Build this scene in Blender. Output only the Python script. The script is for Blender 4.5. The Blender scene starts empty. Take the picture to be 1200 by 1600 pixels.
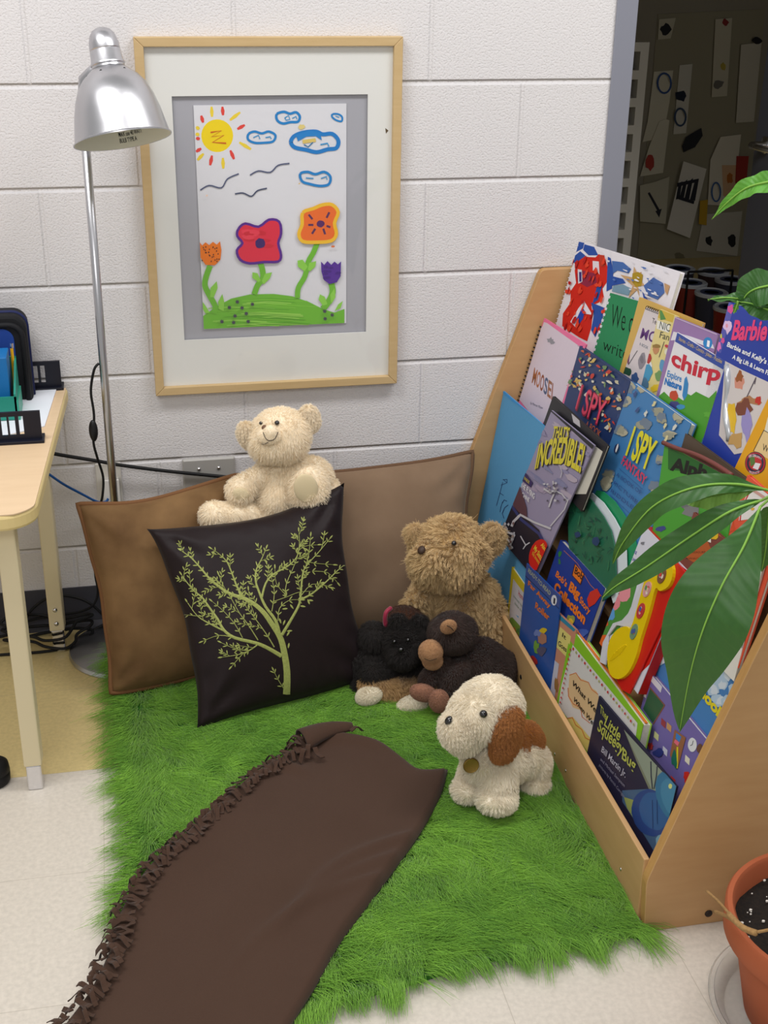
import bpy, bmesh, math, random
import numpy as np
from mathutils import Vector, Matrix
from mathutils.bvhtree import BVHTree
random.seed(7); RNG = np.random.default_rng(7)
S = bpy.context.scene
COL = S.collection
# ---------------------------------------------------------------- camera
CP = Vector((-0.19371, -2.75788, 1.51866)); YAW, PIT, ROL, FPX = 0.20579, -0.42693, 0.01434, 2016.84564
_f = Vector((math.sin(YAW)*math.cos(PIT), math.cos(YAW)*math.cos(PIT), math.sin(PIT)))
_r = Vector((math.cos(YAW), -math.sin(YAW), 0)); _u = _r.cross(_f)
_r2 = math.cos(ROL)*_r + math.sin(ROL)*_u; _u2 = -math.sin(ROL)*_r + math.cos(ROL)*_u
cd = bpy.data.cameras.new('camera'); cam = bpy.data.objects.new('camera', cd); COL.objects.link(cam)
cam.matrix_world = Matrix(((_r2.x, _u2.x, -_f.x, CP.x), (_r2.y, _u2.y, -_f.y, CP.y), (_r2.z, _u2.z, -_f.z, CP.z), (0, 0, 0, 1)))
cd.sensor_fit = 'VERTICAL'; cd.sensor_height = 32; cd.sensor_width = 24; cd.lens = FPX/1600*32
cd.clip_start = 0.05; cd.clip_end = 60
S.camera = cam
S.view_settings.view_transform = 'Standard'; S.view_settings.look = 'None'
S.view_settings.gamma = 1; S.view_settings.use_curve_mapping = False
S.view_settings.exposure = 0.13
# ---------------------------------------------------------------- world and ceiling lights
W = bpy.data.worlds.new('world'); S.world = W; W.use_nodes = True
W.node_tree.nodes['Background'].inputs[0].default_value = (1.0, 0.99, 0.97, 1)
W.node_tree.nodes['Background'].inputs[1].default_value = 0.40
def area(name, loc, size, power, rot=(0, 0, 0), col=(1, 0.985, 0.975)):
    l = bpy.data.lights.new(name, 'AREA'); l.shape = 'RECTANGLE'; l.size, l.size_y = size
    l.energy = power; l.color = col
    o = bpy.data.objects.new(name, l); COL.objects.link(o); o.location = loc; o.rotation_euler = rot
    return o
area('ceiling_light', (-0.9, -1.08, 2.68), (1.2, 0.5), 26)
area('ceiling_light', (1.1, -1.0, 2.68), (1.2, 0.4), 24)
area('ceiling_light', (-0.6, -3.6, 2.68), (1.2, 1.2), 34)

# ---------------------------------------------------------------- helpers
def ray(px, py): return ((px-600)/FPX)*_r2 - ((py-800)/FPX)*_u2 + _f
def onz(px, py, z=0.0): v = ray(px, py); return CP + v*((z-CP.z)/v.z)
def ony(px, py, y=0.0): v = ray(px, py); return CP + v*((y-CP.y)/v.y)
def onp(px, py, P, n): v = ray(px, py); return CP + v*(((P-CP).dot(n))/v.dot(n))
def scl(P): return (P-CP).dot(_f)/FPX          # metres per pixel at P
def lin(c):
    c = [x/255 for x in c[:3]]
    return tuple((x/12.92 if x <= 0.04045 else ((x+0.055)/1.055)**2.4) for x in c)+(1.0,)
WL = {}
def tag(o, label=None, cat=None, group=None, kind=None):
    if label: o['label'] = label
    if cat: o['category'] = cat
    if group: o['group'] = group
    if kind: o['kind'] = kind
    return o
def thing(name, label, cat, loc, group=None):
    o = bpy.data.objects.new(name, None); COL.objects.link(o); o.location = Vector(loc)
    o.empty_display_size = 0.05; WL[o.name] = Vector(loc)
    return tag(o, label, cat, group)
def link(name, me, centre, parent=None):
    o = bpy.data.objects.new(name, me); COL.objects.link(o); o.location = centre; WL[o.name] = Vector(centre)
    if parent is not None:
        o.parent = parent; o.matrix_parent_inverse = Matrix.Translation(-WL[parent.name])
    return o
class MB:
    def __init__(s): s.v = []; s.f = []; s.c = []; s.m = []
    def add(s, vs, fs, col=None, mi=0):
        b = len(s.v); s.v += [Vector(v) for v in vs]
        for f in fs: s.f.append([b+i for i in f]); s.c.append(col); s.m.append(mi)
        return s
    def box(s, a, b, col=None, mi=0, M=None):
        x0, y0, z0 = a; x1, y1, z1 = b
        vs = [Vector(p) for p in ((x0,y0,z0),(x1,y0,z0),(x1,y1,z0),(x0,y1,z0),(x0,y0,z1),(x1,y0,z1),(x1,y1,z1),(x0,y1,z1))]
        if M is not None: vs = [M @ v for v in vs]
        return s.add(vs, [(0,3,2,1),(4,5,6,7),(0,1,5,4),(1,2,6,5),(2,3,7,6),(3,0,4,7)], col, mi)
    def tube(s, pts, r, n=10, col=None, mi=0, closed=False, flat=None):
        pts = [Vector(p) for p in pts]; k = len(pts)
        rs = r if isinstance(r, (list, tuple)) else [r]*k
        rings = []; prev = None
        for i, p in enumerate(pts):
            a = pts[(i-1) % k] if (closed or i > 0) else p; b = pts[(i+1) % k] if (closed or i < k-1) else p
            t = (b-a).normalized()
            if prev is None:
                h = Vector((0, 0, 1)) if abs(t.z) < 0.9 else Vector((1, 0, 0)); u = t.cross(h).normalized()
            else:
                u = (prev - t*prev.dot(t)).normalized()
            prev = u; w = t.cross(u)
            rings.append([p + rs[i]*(math.cos(2*math.pi*j/n)*u + math.sin(2*math.pi*j/n)*w) for j in range(n)])
        vs = [v for rg in rings for v in rg]; fs = []
        for i in range(k if closed else k-1):
            i2 = (i+1) % k
            for j in range(n): fs.append((i*n+j, i*n+(j+1) % n, i2*n+(j+1) % n, i2*n+j))
        if not closed: fs.append(tuple(range(n))[::-1]); fs.append(tuple((k-1)*n+j for j in range(n)))
        return s.add(vs, fs, col, mi)
    def lathe(s, prof, n=40, M=None, col=None, mi=0, cap=True):
        M = M or Matrix.Identity(4); vs = []; fs = []
        for r, z in prof:
            for j in range(n): a = 2*math.pi*j/n; vs.append(M @ Vector((r*math.cos(a), r*math.sin(a), z)))
        for i in range(len(prof)-1):
            for j in range(n): fs.append((i*n+j, i*n+(j+1) % n, (i+1)*n+(j+1) % n, (i+1)*n+j))
        if cap:
            if prof[0][0] > 1e-5: fs.append(tuple(range(n))[::-1])
            if prof[-1][0] > 1e-5: fs.append(tuple((len(prof)-1)*n+j for j in range(n)))
        return s.add(vs, fs, col, mi)
    def ball(s, c, r, M=None, n=20, col=None, mi=0):
        c = Vector(c); r = Vector(r) if not isinstance(r, (int, float)) else Vector((r, r, r)); R = M or Matrix.Identity(3)
        vs = []; fs = []; k = n//2
        for i in range(k+1):
            th = math.pi*i/k
            for j in range(n):
                ph = 2*math.pi*j/n
                vs.append(c + R @ Vector((r.x*math.sin(th)*math.cos(ph), r.y*math.sin(th)*math.sin(ph), r.z*math.cos(th))))
        for i in range(k):
            for j in range(n): fs.append((i*n+j, (i+1)*n+j, (i+1)*n+(j+1) % n, i*n+(j+1) % n))
        return s.add(vs, fs, col, mi)
    def prism(s, poly, d, col=None, mi=0):      # poly: list of world points, extruded by vector d
        n = len(poly); d = Vector(d); vs = [Vector(p) for p in poly]+[Vector(p)+d for p in poly]
        fs = [tuple(range(n))[::-1], tuple(range(n, 2*n))]+[(i, (i+1) % n, n+(i+1) % n, n+i) for i in range(n)]
        return s.add(vs, fs, col, mi)
    def build(s, name, mats, parent=None, smooth=False, bevel=0, weld=True, seg=2, auto=None):
        me = bpy.data.meshes.new(name)
        c = sum(s.v, Vector())/max(1, len(s.v))
        me.from_pydata([v-c for v in s.v], [], s.f)
        mats = mats if isinstance(mats, (list, tuple)) else [mats]
        for m in mats: me.materials.append(m)
        for p, mi in zip(me.polygons, s.m): p.material_index = mi; p.use_smooth = smooth
        if any(x is not None for x in s.c):
            at = me.attributes.new('Col', 'FLOAT_COLOR', 'FACE')
            at.data.foreach_set('color', np.array([lin(x) if x is not None else (1, 1, 1, 1) for x in s.c], dtype=np.float32).ravel())
        if weld or bevel:
            bm = bmesh.new(); bm.from_mesh(me)
            if weld:
                bmesh.ops.remove_doubles(bm, verts=bm.verts, dist=1e-5)
                bmesh.ops.recalc_face_normals(bm, faces=bm.faces)
            if bevel:
                eds = [e for e in bm.edges if len(e.link_faces) == 2 and e.calc_face_angle(0) > 0.5]
                bmesh.ops.bevel(bm, geom=eds, offset=bevel, segments=seg, profile=0.5, affect='EDGES', clamp_overlap=True)
            bm.to_mesh(me); bm.free()
        if auto:
            me.shade_smooth(); me.set_sharp_from_angle(angle=auto)
        return link(name, me, c, parent)
# ---------------------------------------------------------------- materials
MATS = {}
def mat(name, col, rough=0.6, metal=0.0, spec=0.4, noise=None, bump=None, sheen=0, trans=0, coat=0, aniso=0, ior=1.45):
    if name in MATS: return MATS[name]
    m = bpy.data.materials.new(name); m.use_nodes = True; nt = m.node_tree; b = nt.nodes['Principled BSDF']
    L = nt.links.new
    c = lin(col); b.inputs['Base Color'].default_value = c; b.inputs['Roughness'].default_value = rough
    b.inputs['Metallic'].default_value = metal; b.inputs['Specular IOR Level'].default_value = spec
    b.inputs['Sheen Weight'].default_value = sheen; b.inputs['Transmission Weight'].default_value = trans
    b.inputs['Coat Weight'].default_value = coat; b.inputs['IOR'].default_value = ior
    b.inputs['Anisotropic'].default_value = aniso
    tc = nt.nodes.new('ShaderNodeTexCoord')
    if noise:                      # (scale, amount, second colour, (sx,sy,sz))
        mp = nt.nodes.new('ShaderNodeMapping'); L(tc.outputs['Object'], mp.inputs[0]); mp.inputs['Scale'].default_value = noise[3] if len(noise) > 3 else (1, 1, 1)
        n = nt.nodes.new('ShaderNodeTexNoise'); n.inputs['Scale'].default_value = noise[0]; n.inputs['Detail'].default_value = 6; L(mp.outputs[0], n.inputs['Vector'])
        r = nt.nodes.new('ShaderNodeMapRange'); r.inputs[1].default_value = 0.3; r.inputs[2].default_value = 0.7; r.inputs[4].default_value = noise[1]; L(n.outputs[0], r.inputs[0])
        x = nt.nodes.new('ShaderNodeMix'); x.data_type = 'RGBA'; x.inputs['A'].default_value = c; x.inputs['B'].default_value = lin(noise[2])
        L(r.outputs[0], x.inputs['Factor']); L(x.outputs['Result'], b.inputs['Base Color'])
    if bump:                       # (scale, strength, distance)
        n = nt.nodes.new('ShaderNodeTexNoise'); n.inputs['Scale'].default_value = bump[0]; n.inputs['Detail'].default_value = 5; L(tc.outputs['Object'], n.inputs['Vector'])
        bp = nt.nodes.new('ShaderNodeBump'); bp.inputs['Strength'].default_value = bump[1]; bp.inputs['Distance'].default_value = bump[2]
        L(n.outputs[0], bp.inputs['Height']); L(bp.outputs[0], b.inputs['Normal'])
    MATS[name] = m; return m
def printed(name, rough, spec=0.4, bump=None):
    m = mat(name, (255, 255, 255), rough, spec=spec, bump=bump); nt = m.node_tree
    a = nt.nodes.new('ShaderNodeAttribute'); a.attribute_name = 'Col'
    nt.links.new(a.outputs['Color'], nt.nodes['Principled BSDF'].inputs['Base Color']); return m
GLOSSY = printed('printed_cover', 0.38, 0.35); PAPER = printed('painted_paper', 0.85, 0.2, (60, 0.25, 0.002))
PLAIN = printed('plain_colours', 0.7)
PAGES = mat('book_pages', (226, 222, 210), 0.85, noise=(400, 0.35, (190, 184, 168), (1, 1, 1)))
MAPLE = mat('maple_ply', (200, 160, 112), 0.42, noise=(9, 0.55, (186, 144, 96), (1, 1, 5)), spec=0.45)
MAPLE_EDGE = mat('maple_edge', (194, 150, 92), 0.4, noise=(30, 0.5, (172, 128, 74), (1, 6, 1)))
FRAMEWOOD = mat('frame_wood', (204, 176, 130), 0.45, noise=(14, 0.5, (192, 162, 114), (1, 1, 8)))
STEEL = mat('brushed_steel', (196, 196, 200), 0.3, 1.0, bump=(220, 0.08, 0.0006), aniso=0.5)
CHROME = mat('chrome', (220, 220, 224), 0.15, 1.0)
BLACK = mat('black_plastic', (20, 21, 24), 0.4)
RUBBER = mat('black_rubber', (16, 16, 18), 0.6)

def wall_material():
    m = bpy.data.materials.new('painted_block_wall'); m.use_nodes = True; nt = m.node_tree; b = nt.nodes['Principled BSDF']; L = nt.links.new
    b.inputs['Base Color'].default_value = lin((224, 221, 222)); b.inputs['Roughness'].default_value = 0.45; b.inputs['Specular IOR Level'].default_value = 0.35
    tc = nt.nodes.new('ShaderNodeTexCoord'); sp = nt.nodes.new('ShaderNodeSeparateXYZ'); L(tc.outputs['Object'], sp.inputs[0])
    ad = nt.nodes.new('ShaderNodeMath'); ad.operation = 'ADD'; ad.inputs[1].default_value = 0.14258; L(sp.outputs['X'], ad.inputs[0])
    cb = nt.nodes.new('ShaderNodeCombineXYZ'); L(ad.outputs[0], cb.inputs['X']); L(sp.outputs['Z'], cb.inputs['Y'])
    def brick(size, smooth):
        k = nt.nodes.new('ShaderNodeTexBrick'); k.offset = 0.5; k.offset_frequency = 2; k.squash = 1
        k.inputs['Scale'].default_value = 1; k.inputs['Brick Width'].default_value = 0.4064; k.inputs['Row Height'].default_value = 0.2032
        k.inputs['Mortar Size'].default_value = size; k.inputs['Mortar Smooth'].default_value = smooth; L(cb.outputs[0], k.inputs['Vector']); return k
    k = brick(0.0065, 0.8)
    # horizontal joints are deeper than the vertical ones
    md = nt.nodes.new('ShaderNodeMath'); md.operation = 'PINGPONG'; md.inputs[1].default_value = 0.1016; L(sp.outputs['Z'], md.inputs[0])
    lt = nt.nodes.new('ShaderNodeMapRange'); lt.interpolation_type = 'SMOOTHSTEP'; lt.inputs[1].default_value = 0.001; lt.inputs[2].default_value = 0.0065; lt.inputs[3].default_value = 1; lt.inputs[4].default_value = 0; L(md.outputs[0], lt.inputs[0])
    hs = nt.nodes.new('ShaderNodeMath'); hs.operation = 'MULTIPLY_ADD'; hs.inputs[1].default_value = -0.0028; hs.inputs[2].default_value = 0; L(lt.outputs[0], hs.inputs[0])
    vs = nt.nodes.new('ShaderNodeMath'); vs.operation = 'MULTIPLY_ADD'; vs.inputs[1].default_value = -0.0022; L(k.outputs['Fac'], vs.inputs[0]); L(hs.outputs[0], vs.inputs[2])
    n1 = nt.nodes.new('ShaderNodeTexNoise'); n1.inputs['Scale'].default_value = 240; n1.inputs['Detail'].default_value = 4; L(tc.outputs['Object'], n1.inputs['Vector'])
    pit = nt.nodes.new('ShaderNodeMapRange'); pit.inputs[1].default_value = 0.30; pit.inputs[2].default_value = 0.52; pit.inputs[3].default_value = -0.0007; pit.inputs[4].default_value = 0; L(n1.outputs[0], pit.inputs[0])
    s2 = nt.nodes.new('ShaderNodeMath'); s2.operation = 'ADD'; L(vs.outputs[0], s2.inputs[0]); L(pit.outputs[0], s2.inputs[1])
    bp = nt.nodes.new('ShaderNodeBump'); bp.inputs['Strength'].default_value = 0.9; bp.inputs['Distance'].default_value = 1.0; L(s2.outputs[0], bp.inputs['Height']); L(bp.outputs[0], b.inputs['Normal'])
    return m
def floor_material():
    m = bpy.data.materials.new('vinyl_tile_floor'); m.use_nodes = True; nt = m.node_tree; b = nt.nodes['Principled BSDF']; L = nt.links.new
    tc = nt.nodes.new('ShaderNodeTexCoord'); sp = nt.nodes.new('ShaderNodeSeparateXYZ'); L(tc.outputs['Object'], sp.inputs[0])
    gt = nt.nodes.new('ShaderNodeMath'); gt.operation = 'GREATER_THAN'; gt.inputs[1].default_value = -0.59; L(sp.outputs['Y'], gt.inputs[0])
    mx = nt.nodes.new('ShaderNodeMix'); mx.data_type = 'RGBA'; mx.inputs['A'].default_value = lin((212, 204, 192)); mx.inputs['B'].default_value = lin((214, 194, 138)); L(gt.outputs[0], mx.inputs['Factor'])
    n = nt.nodes.new('ShaderNodeTexNoise'); n.inputs['Scale'].default_value = 120; n.inputs['Detail'].default_value = 5; L(tc.outputs['Object'], n.inputs['Vector'])
    r = nt.nodes.new('ShaderNodeMapRange'); r.inputs[1].default_value = 0.35; r.inputs[2].default_value = 0.65; r.inputs[3].default_value = 0.92; r.inputs[4].default_value = 1.04; L(n.outputs[0], r.inputs[0])
    mu = nt.nodes.new('ShaderNodeVectorMath'); mu.operation = 'SCALE'; L(mx.outputs['Result'], mu.inputs[0]); L(r.outputs[0], mu.inputs['Scale'])
    k = nt.nodes.new('ShaderNodeTexBrick'); k.offset = 0; k.inputs['Scale'].default_value = 1; k.inputs['Brick Width'].default_value = 0.305; k.inputs['Row Height'].default_value = 0.305
    k.inputs['Mortar Size'].default_value = 0.0006; k.inputs['Mortar Smooth'].default_value = 0.1
    mp = nt.nodes.new('ShaderNodeMapping'); mp.inputs['Location'].default_value = (0.298, 0.59, 0); L(tc.outputs['Object'], mp.inputs[0]); L(mp.outputs[0], k.inputs['Vector'])
    m2 = nt.nodes.new('ShaderNodeMix'); m2.data_type = 'RGBA'; m2.inputs['B'].default_value = lin((150, 140, 125)); L(mu.outputs[0], m2.inputs['A'])
    f = nt.nodes.new('ShaderNodeMath'); f.operation = 'MULTIPLY'; f.inputs[1].default_value = 0.5; L(k.outputs['Fac'], f.inputs[0]); L(f.outputs[0], m2.inputs['Factor'])
    L(m2.outputs['Result'], b.inputs['Base Color']); b.inputs['Roughness'].default_value = 0.38; b.inputs['Specular IOR Level'].default_value = 0.4
    return m
WALLM = wall_material()
def struct(name, mb, m, **kw):
    o = mb.build(name, m, **kw); o['kind'] = 'structure'; return o
# ---------------------------------------------------------------- the room
def plain_obj_origin(o):      # put origin at world 0 so that object coordinates equal world coordinates
    me = o.data; c = Vector(o.location)
    for v in me.vertices: v.co += c
    o.location = (0, 0, 0); WL[o.name] = Vector((0, 0, 0)); return o
JX = 0.868; DW = 0.95; DH = 2.1
wb = MB()
wb.box((-2.4, 0, 0), (JX, 0.12, 2.7)); wb.box((JX, 0, DH), (JX+DW, 0.12, 2.7)); wb.box((JX+DW, 0, 0), (2.6, 0.12, 2.7))
plain_obj_origin(struct('wall_back', wb, WALLM, weld=False))
plain_obj_origin(struct('floor', MB().box((-2.4, -4.6, -0.05), (3.6, 3.5, 0.0)), floor_material()))
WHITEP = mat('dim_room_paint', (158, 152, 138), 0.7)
dm = mat('grey_door_paint', (92, 94, 104), 0.45); jm = mat('grey_frame_paint', (134, 136, 148), 0.4)
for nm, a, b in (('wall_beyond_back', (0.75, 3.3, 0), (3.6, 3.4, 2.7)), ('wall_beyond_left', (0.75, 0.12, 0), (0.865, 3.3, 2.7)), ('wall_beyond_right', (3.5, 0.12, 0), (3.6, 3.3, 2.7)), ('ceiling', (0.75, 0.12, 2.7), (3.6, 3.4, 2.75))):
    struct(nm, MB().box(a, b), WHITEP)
bb = MB(); bb.prism([(-2.4, -0.004, 0.1016), (-2.4, 0.0, 0.1016), (-2.4, 0.0, 0), (-2.4, -0.02, 0), (-2.4, -0.016, 0.003), (-2.4, -0.007, 0.014), (-2.4, -0.005, 0.03)], (2.4+JX, 0, 0))
struct('baseboard_back', bb, mat('grey_rubber_base', (66, 66, 74), 0.5))
jb = MB(); jb.box((JX-0.002, -0.006, 0), (JX+0.045, 0.135, DH)); jb.box((JX+DW-0.045, -0.006, 0), (JX+DW+0.002, 0.135, DH)); jb.box((JX-0.002, -0.006, DH), (JX+DW+0.002, 0.135, DH+0.045))
jb.box((JX+0.045, 0.06, 0), (JX+0.06, 0.1, DH)); struct('trim_1', jb, jm, bevel=0.002)
# open door leaf swung into the dark room
d0 = Vector((JX+DW-0.05, 0.14, 0)); dd = (Vector((1.735, 0.985, 0))-d0).normalized(); dn = Vector((-dd.y, dd.x, 0))
M = Matrix(((dd.x, dn.x, 0, d0.x), (dd.y, dn.y, 0, d0.y), (0, 0, 1, 0), (0, 0, 0, 1)))
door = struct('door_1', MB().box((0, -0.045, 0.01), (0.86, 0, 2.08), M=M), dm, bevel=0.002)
hb = MB(); 
hb.lathe([(0.026, 0), (0.026, 0.008), (0.011, 0.012), (0.011, 0.05)], 20, M @ Matrix.Translation((0.79, 0, 0.93)) @ Matrix.Rotation(-math.pi/2, 4, 'X'))
hb.tube([M @ Vector((0.79, 0.05, 0.93)), M @ Vector((0.75, 0.055, 0.93)), M @ Vector((0.67, 0.05, 0.93))], [0.011, 0.009, 0.007], 10)
hb.build('door_handle', CHROME, door, smooth=True)
# ---------------------------------------------------------------- things in the dark room
t = thing('cubby_shelf', 'white upright cubby shelf in the dark room just behind the door frame', 'shelf', (1.6, 2.45, 0))
sb = MB(); x0 = ony(968, 200, 2.4).x; x1 = ony(1012, 100, 2.4).x
zt = ony(1010, 66, 2.4).z; 
for x in (x0, x1-0.035): sb.box((x, 2.4, 0), (x+0.035, 2.7, zt))
sb.box((x0, 2.7, 0), (x1, 2.71, zt)); 
zs = np.linspace(0.0, zt-0.035, 11)
for z in zs: sb.box((x0+0.035, 2.4, z), (x1-0.035, 2.7, z+0.035))
sb.build('shelf_frame', mat('white_laminate', (225, 222, 215), 0.5), t)
# drawings pinned on the far wall: (corner pixels, base colour, marks)
YB = 3.3
def sheet(name, quad, base, label, cat, marks=(), th=0.002, up=0.0):
    mb = MB(); P = [ony(x, y, YB-0.004-up) for x, y in quad]; mb.prism(P, (0, th, 0), col=base)
    for k, (poly, c) in enumerate(marks): mb.add([ony(x, y, YB-0.005-up-0.0006*k) for x, y in poly], [tuple(range(len(poly)))], c)
    o = mb.build(name, PLAIN, weld=False); return tag(o, label, cat)
def blob(cx, cy, rx, ry, n=12, j=0.25, rot=0):
    rr = random.Random(int(cx*31+cy*17)); out = []
    for i in range(n):
        a = 2*math.pi*i/n; k = 1+rr.uniform(-j, j); x = rx*k*math.cos(a); y = ry*k*math.sin(a)
        out.append((cx+x*math.cos(rot)-y*math.sin(rot), cy+x*math.sin(rot)+y*math.cos(rot)))
    return out
def ring(cx, cy, rx, ry, w, n=20):
    return [[(cx+rx*math.cos(a), cy+ry*math.sin(a)), (cx+rx*math.cos(b), cy+ry*math.sin(b)), (cx+(rx-w)*math.cos(b), cy+(ry-w)*math.sin(b)), (cx+(rx-w)*math.cos(a), cy+(ry-w)*math.sin(a))] for a, b in ((2*math.pi*i/n, 2*math.pi*(i+1)/n) for i in range(n))]
WP = (225, 220, 200); DK = (40, 42, 52)
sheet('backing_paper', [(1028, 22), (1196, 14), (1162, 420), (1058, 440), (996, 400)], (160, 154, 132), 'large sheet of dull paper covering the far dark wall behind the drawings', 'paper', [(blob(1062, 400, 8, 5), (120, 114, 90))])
sheet('drawing', [(1022, 112), (1052, 110), (1046, 160), (1036, 215), (1004, 222), (1012, 190)], WP, 'pale drawing with a blue loop and red smear, left on the dark wall', 'drawing', [(q, (60, 90, 150)) for q in ring(1038, 130, 12, 17, 3)]+[(blob(1015, 255, 6, 10), (190, 70, 60))], up=0.004)
sheet('drawing', [(1040, 186), (1046, 188), (1036, 270), (1000, 276), (1014, 230), (1030, 190)], WP, 'curled pale drawing with a red mark, below the drawing with the blue loop', 'drawing', [(blob(1016, 254, 7, 13), (190, 70, 60))], up=0.01)
sheet('drawing', [(1062, 102), (1082, 100), (1072, 208), (1052, 210)], (215, 212, 200), 'narrow strip drawing with black patch and grey oval on the dark wall', 'drawing', [(blob(1064, 150, 8, 9), (30, 40, 60))]+[(q, (60, 80, 110)) for q in ring(1063, 183, 10, 15, 3)], up=0.006)
sheet('drawing', [(1066, 228), (1072, 214), (1096, 200), (1098, 212), (1086, 230), (1068, 238)], (40, 42, 48), 'crumpled black paper shape pinned above the printed notice', 'drawing', up=0.012)
sheet('notice', [(1068, 252), (1104, 264), (1078, 372), (1042, 358)], (226, 222, 212), 'printed white notice with black block writing hanging tilted on the dark wall', 'notice', [([(1060, 288), (1066, 283), (1062, 310), (1056, 312)], DK), ([(1068, 286), (1074, 280), (1068, 312), (1062, 308)], DK), ([(1076, 284), (1083, 278), (1076, 316), (1069, 312)], DK), ([(1085, 286), (1092, 280), (1086, 314), (1078, 312)], DK), ([(1058, 286), (1092, 279), (1091, 284), (1058, 292)], DK), ([(1060, 306), (1085, 314), (1084, 319), (1059, 311)], DK)], up=0.03)
sheet('drawing', [(1000, 290), (1024, 284), (1046, 276), (1040, 350), (1000, 346)], (200, 196, 176), 'pale drawing with a long dark arrow, left of the printed notice', 'drawing', [([(1012, 302), (1015, 300), (1032, 330), (1029, 333)], DK), ([(1024, 330), (1034, 326), (1030, 340)], DK)], up=0.016)
sheet('drawing', [(1126, 214), (1158, 210), (1152, 262), (1145, 322), (1106, 320), (1110, 250)], (228, 222, 205), 'large pale drawing with blue round figure and orange patch near the door', 'drawing', [([(1128, 258), (1152, 258), (1148, 312), (1130, 306)], (222, 180, 140)), (blob(1140, 278, 5, 9), (190, 110, 40))]+[(q, (70, 110, 170)) for q in ring(1119, 300, 8, 16, 2.5)], up=0.014)
sheet('drawing', [(1151, 244), (1170, 244), (1166, 288), (1149, 286)], (168, 52, 44), 'small dark red paper beside the drawing with a blue figure', 'drawing', up=0.018)
sheet('drawing', [(1094, 314), (1106, 312), (1104, 352), (1092, 350)], (200, 160, 40), 'small yellow paper strip between the notice and the blue figure drawing', 'drawing', up=0.018)
sheet('drawing', [(1118, 30), (1144, 28), (1136, 150), (1112, 152)], (206, 200, 180), 'long pale drawing with grey scribbles, high on the dark wall', 'drawing', [(blob(1133, 35, 5, 6), (150, 50, 50)), (blob(1122, 132, 9, 7), (120, 116, 110)), (blob(1130, 104, 4, 6), (190, 170, 70))], up=0.01)
sheet('drawing', [(1158, 70), (1190, 66), (1178, 190), (1150, 192)], (210, 205, 190), 'long pale drawing with one black spot, beside the door', 'drawing', [(blob(1183, 64, 7, 6), (30, 30, 34))], up=0.012)
sheet('drawing', [(1100, 335), (1160, 330), (1152, 400), (1088, 392)], (200, 196, 184), 'pale drawing with two dark spots low on the dark wall near the door', 'drawing', [(blob(1108, 376, 5, 8), (30, 32, 36)), (blob(1143, 376, 6, 9), (34, 34, 38))], up=0.008)
sheet('drawing', [(1030, 30), (1056, 28), (1048, 60), (1028, 62)], (205, 200, 180), 'small pale card with a black figure at the top left of the dark wall', 'drawing', [(blob(1040, 46, 8, 9), (36, 38, 44))], up=0.008)
# paint buckets on the floor of the dark room
TUBS = []
def bucket(px, py, z, r, h, body, label, group='lidded tubs on the floor of the dark room'):
    c = onz(px, py, h+z)
    for _ in range(60):
        for q in TUBS:
            d = Vector((c.x-q.x, c.y-q.y, 0))
            if d.length < 2.2*r: c = c+(d.normalized() if d.length > 1e-4 else Vector((0, 1, 0)))*(2.2*r-d.length+0.002)
    TUBS.append(c.copy()); t = thing('lidded_tub', label, 'tub', (c.x, c.y, z), group); T = Matrix.Translation((c.x, c.y, z))
    MB().lathe([(r*0.82, 0), (r, h*0.93)], 28, T).build('tub_body', mat('tub_'+str(body), body, 0.4), t, auto=0.6)
    lb = MB().lathe([(r*1.05, h*0.9), (r*1.06, h*0.97), (r*0.98, h), (r*0.9, h*0.97), (0, h*0.97)], 28, T)
    lb.build('lid', mat('tub_lid', (205, 210, 220), 0.35), t, auto=0.6)
    MB().lathe([(r*0.72, h*0.972), (r*0.72, h*0.98), (r*0.45, h*0.98), (r*0.45, h*0.972)], 28, T).build('lid_label', mat('tub_label', (40, 60, 110), 0.4), t)
for px, py, body, lab in ((1112, 455, (60, 62, 80), 'lidded tub with a dark sleeve, middle of the front ones'), (1080, 440, (150, 60, 50), 'lidded tub with small red print, left of the front ones'), (1142, 478, (150, 36, 34), 'lidded tub with a bright red sleeve, nearest the door'), (1062, 418, (70, 70, 80), 'lidded tub at the far left of the floor group'), (1098, 421, (80, 60, 60), 'lidded tub in the back row beside the wire carrier'), (1136, 432, (70, 72, 90), 'lidded tub in the back row, nearest the door'), (1040, 440, (60, 64, 84), 'lidded tub half hidden behind the white painted book')):
    bucket(px, py, 0.0, 0.066, 0.15, body, lab+' in the dark room')
cr = onz(1112, 440, 0.17); wm = MB()
for dx in (-0.1, 0.1): wm.tube([(cr.x+dx, cr.y+0.02, 0.0), (cr.x+dx, cr.y+0.02, 0.21)], 0.005, 6)
wm.tube([(cr.x-0.1, cr.y+0.02, 0.21), (cr.x+0.1, cr.y+0.02, 0.21)], 0.005, 6); wm.tube([(cr.x-0.1, cr.y+0.02, 0.006), (cr.x+0.1, cr.y+0.02, 0.006)], 0.006, 6)
tag(wm.build('wire_carrier', RUBBER, weld=False), 'thin black wire handle standing among the lidded tubs', 'carrier')

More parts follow.
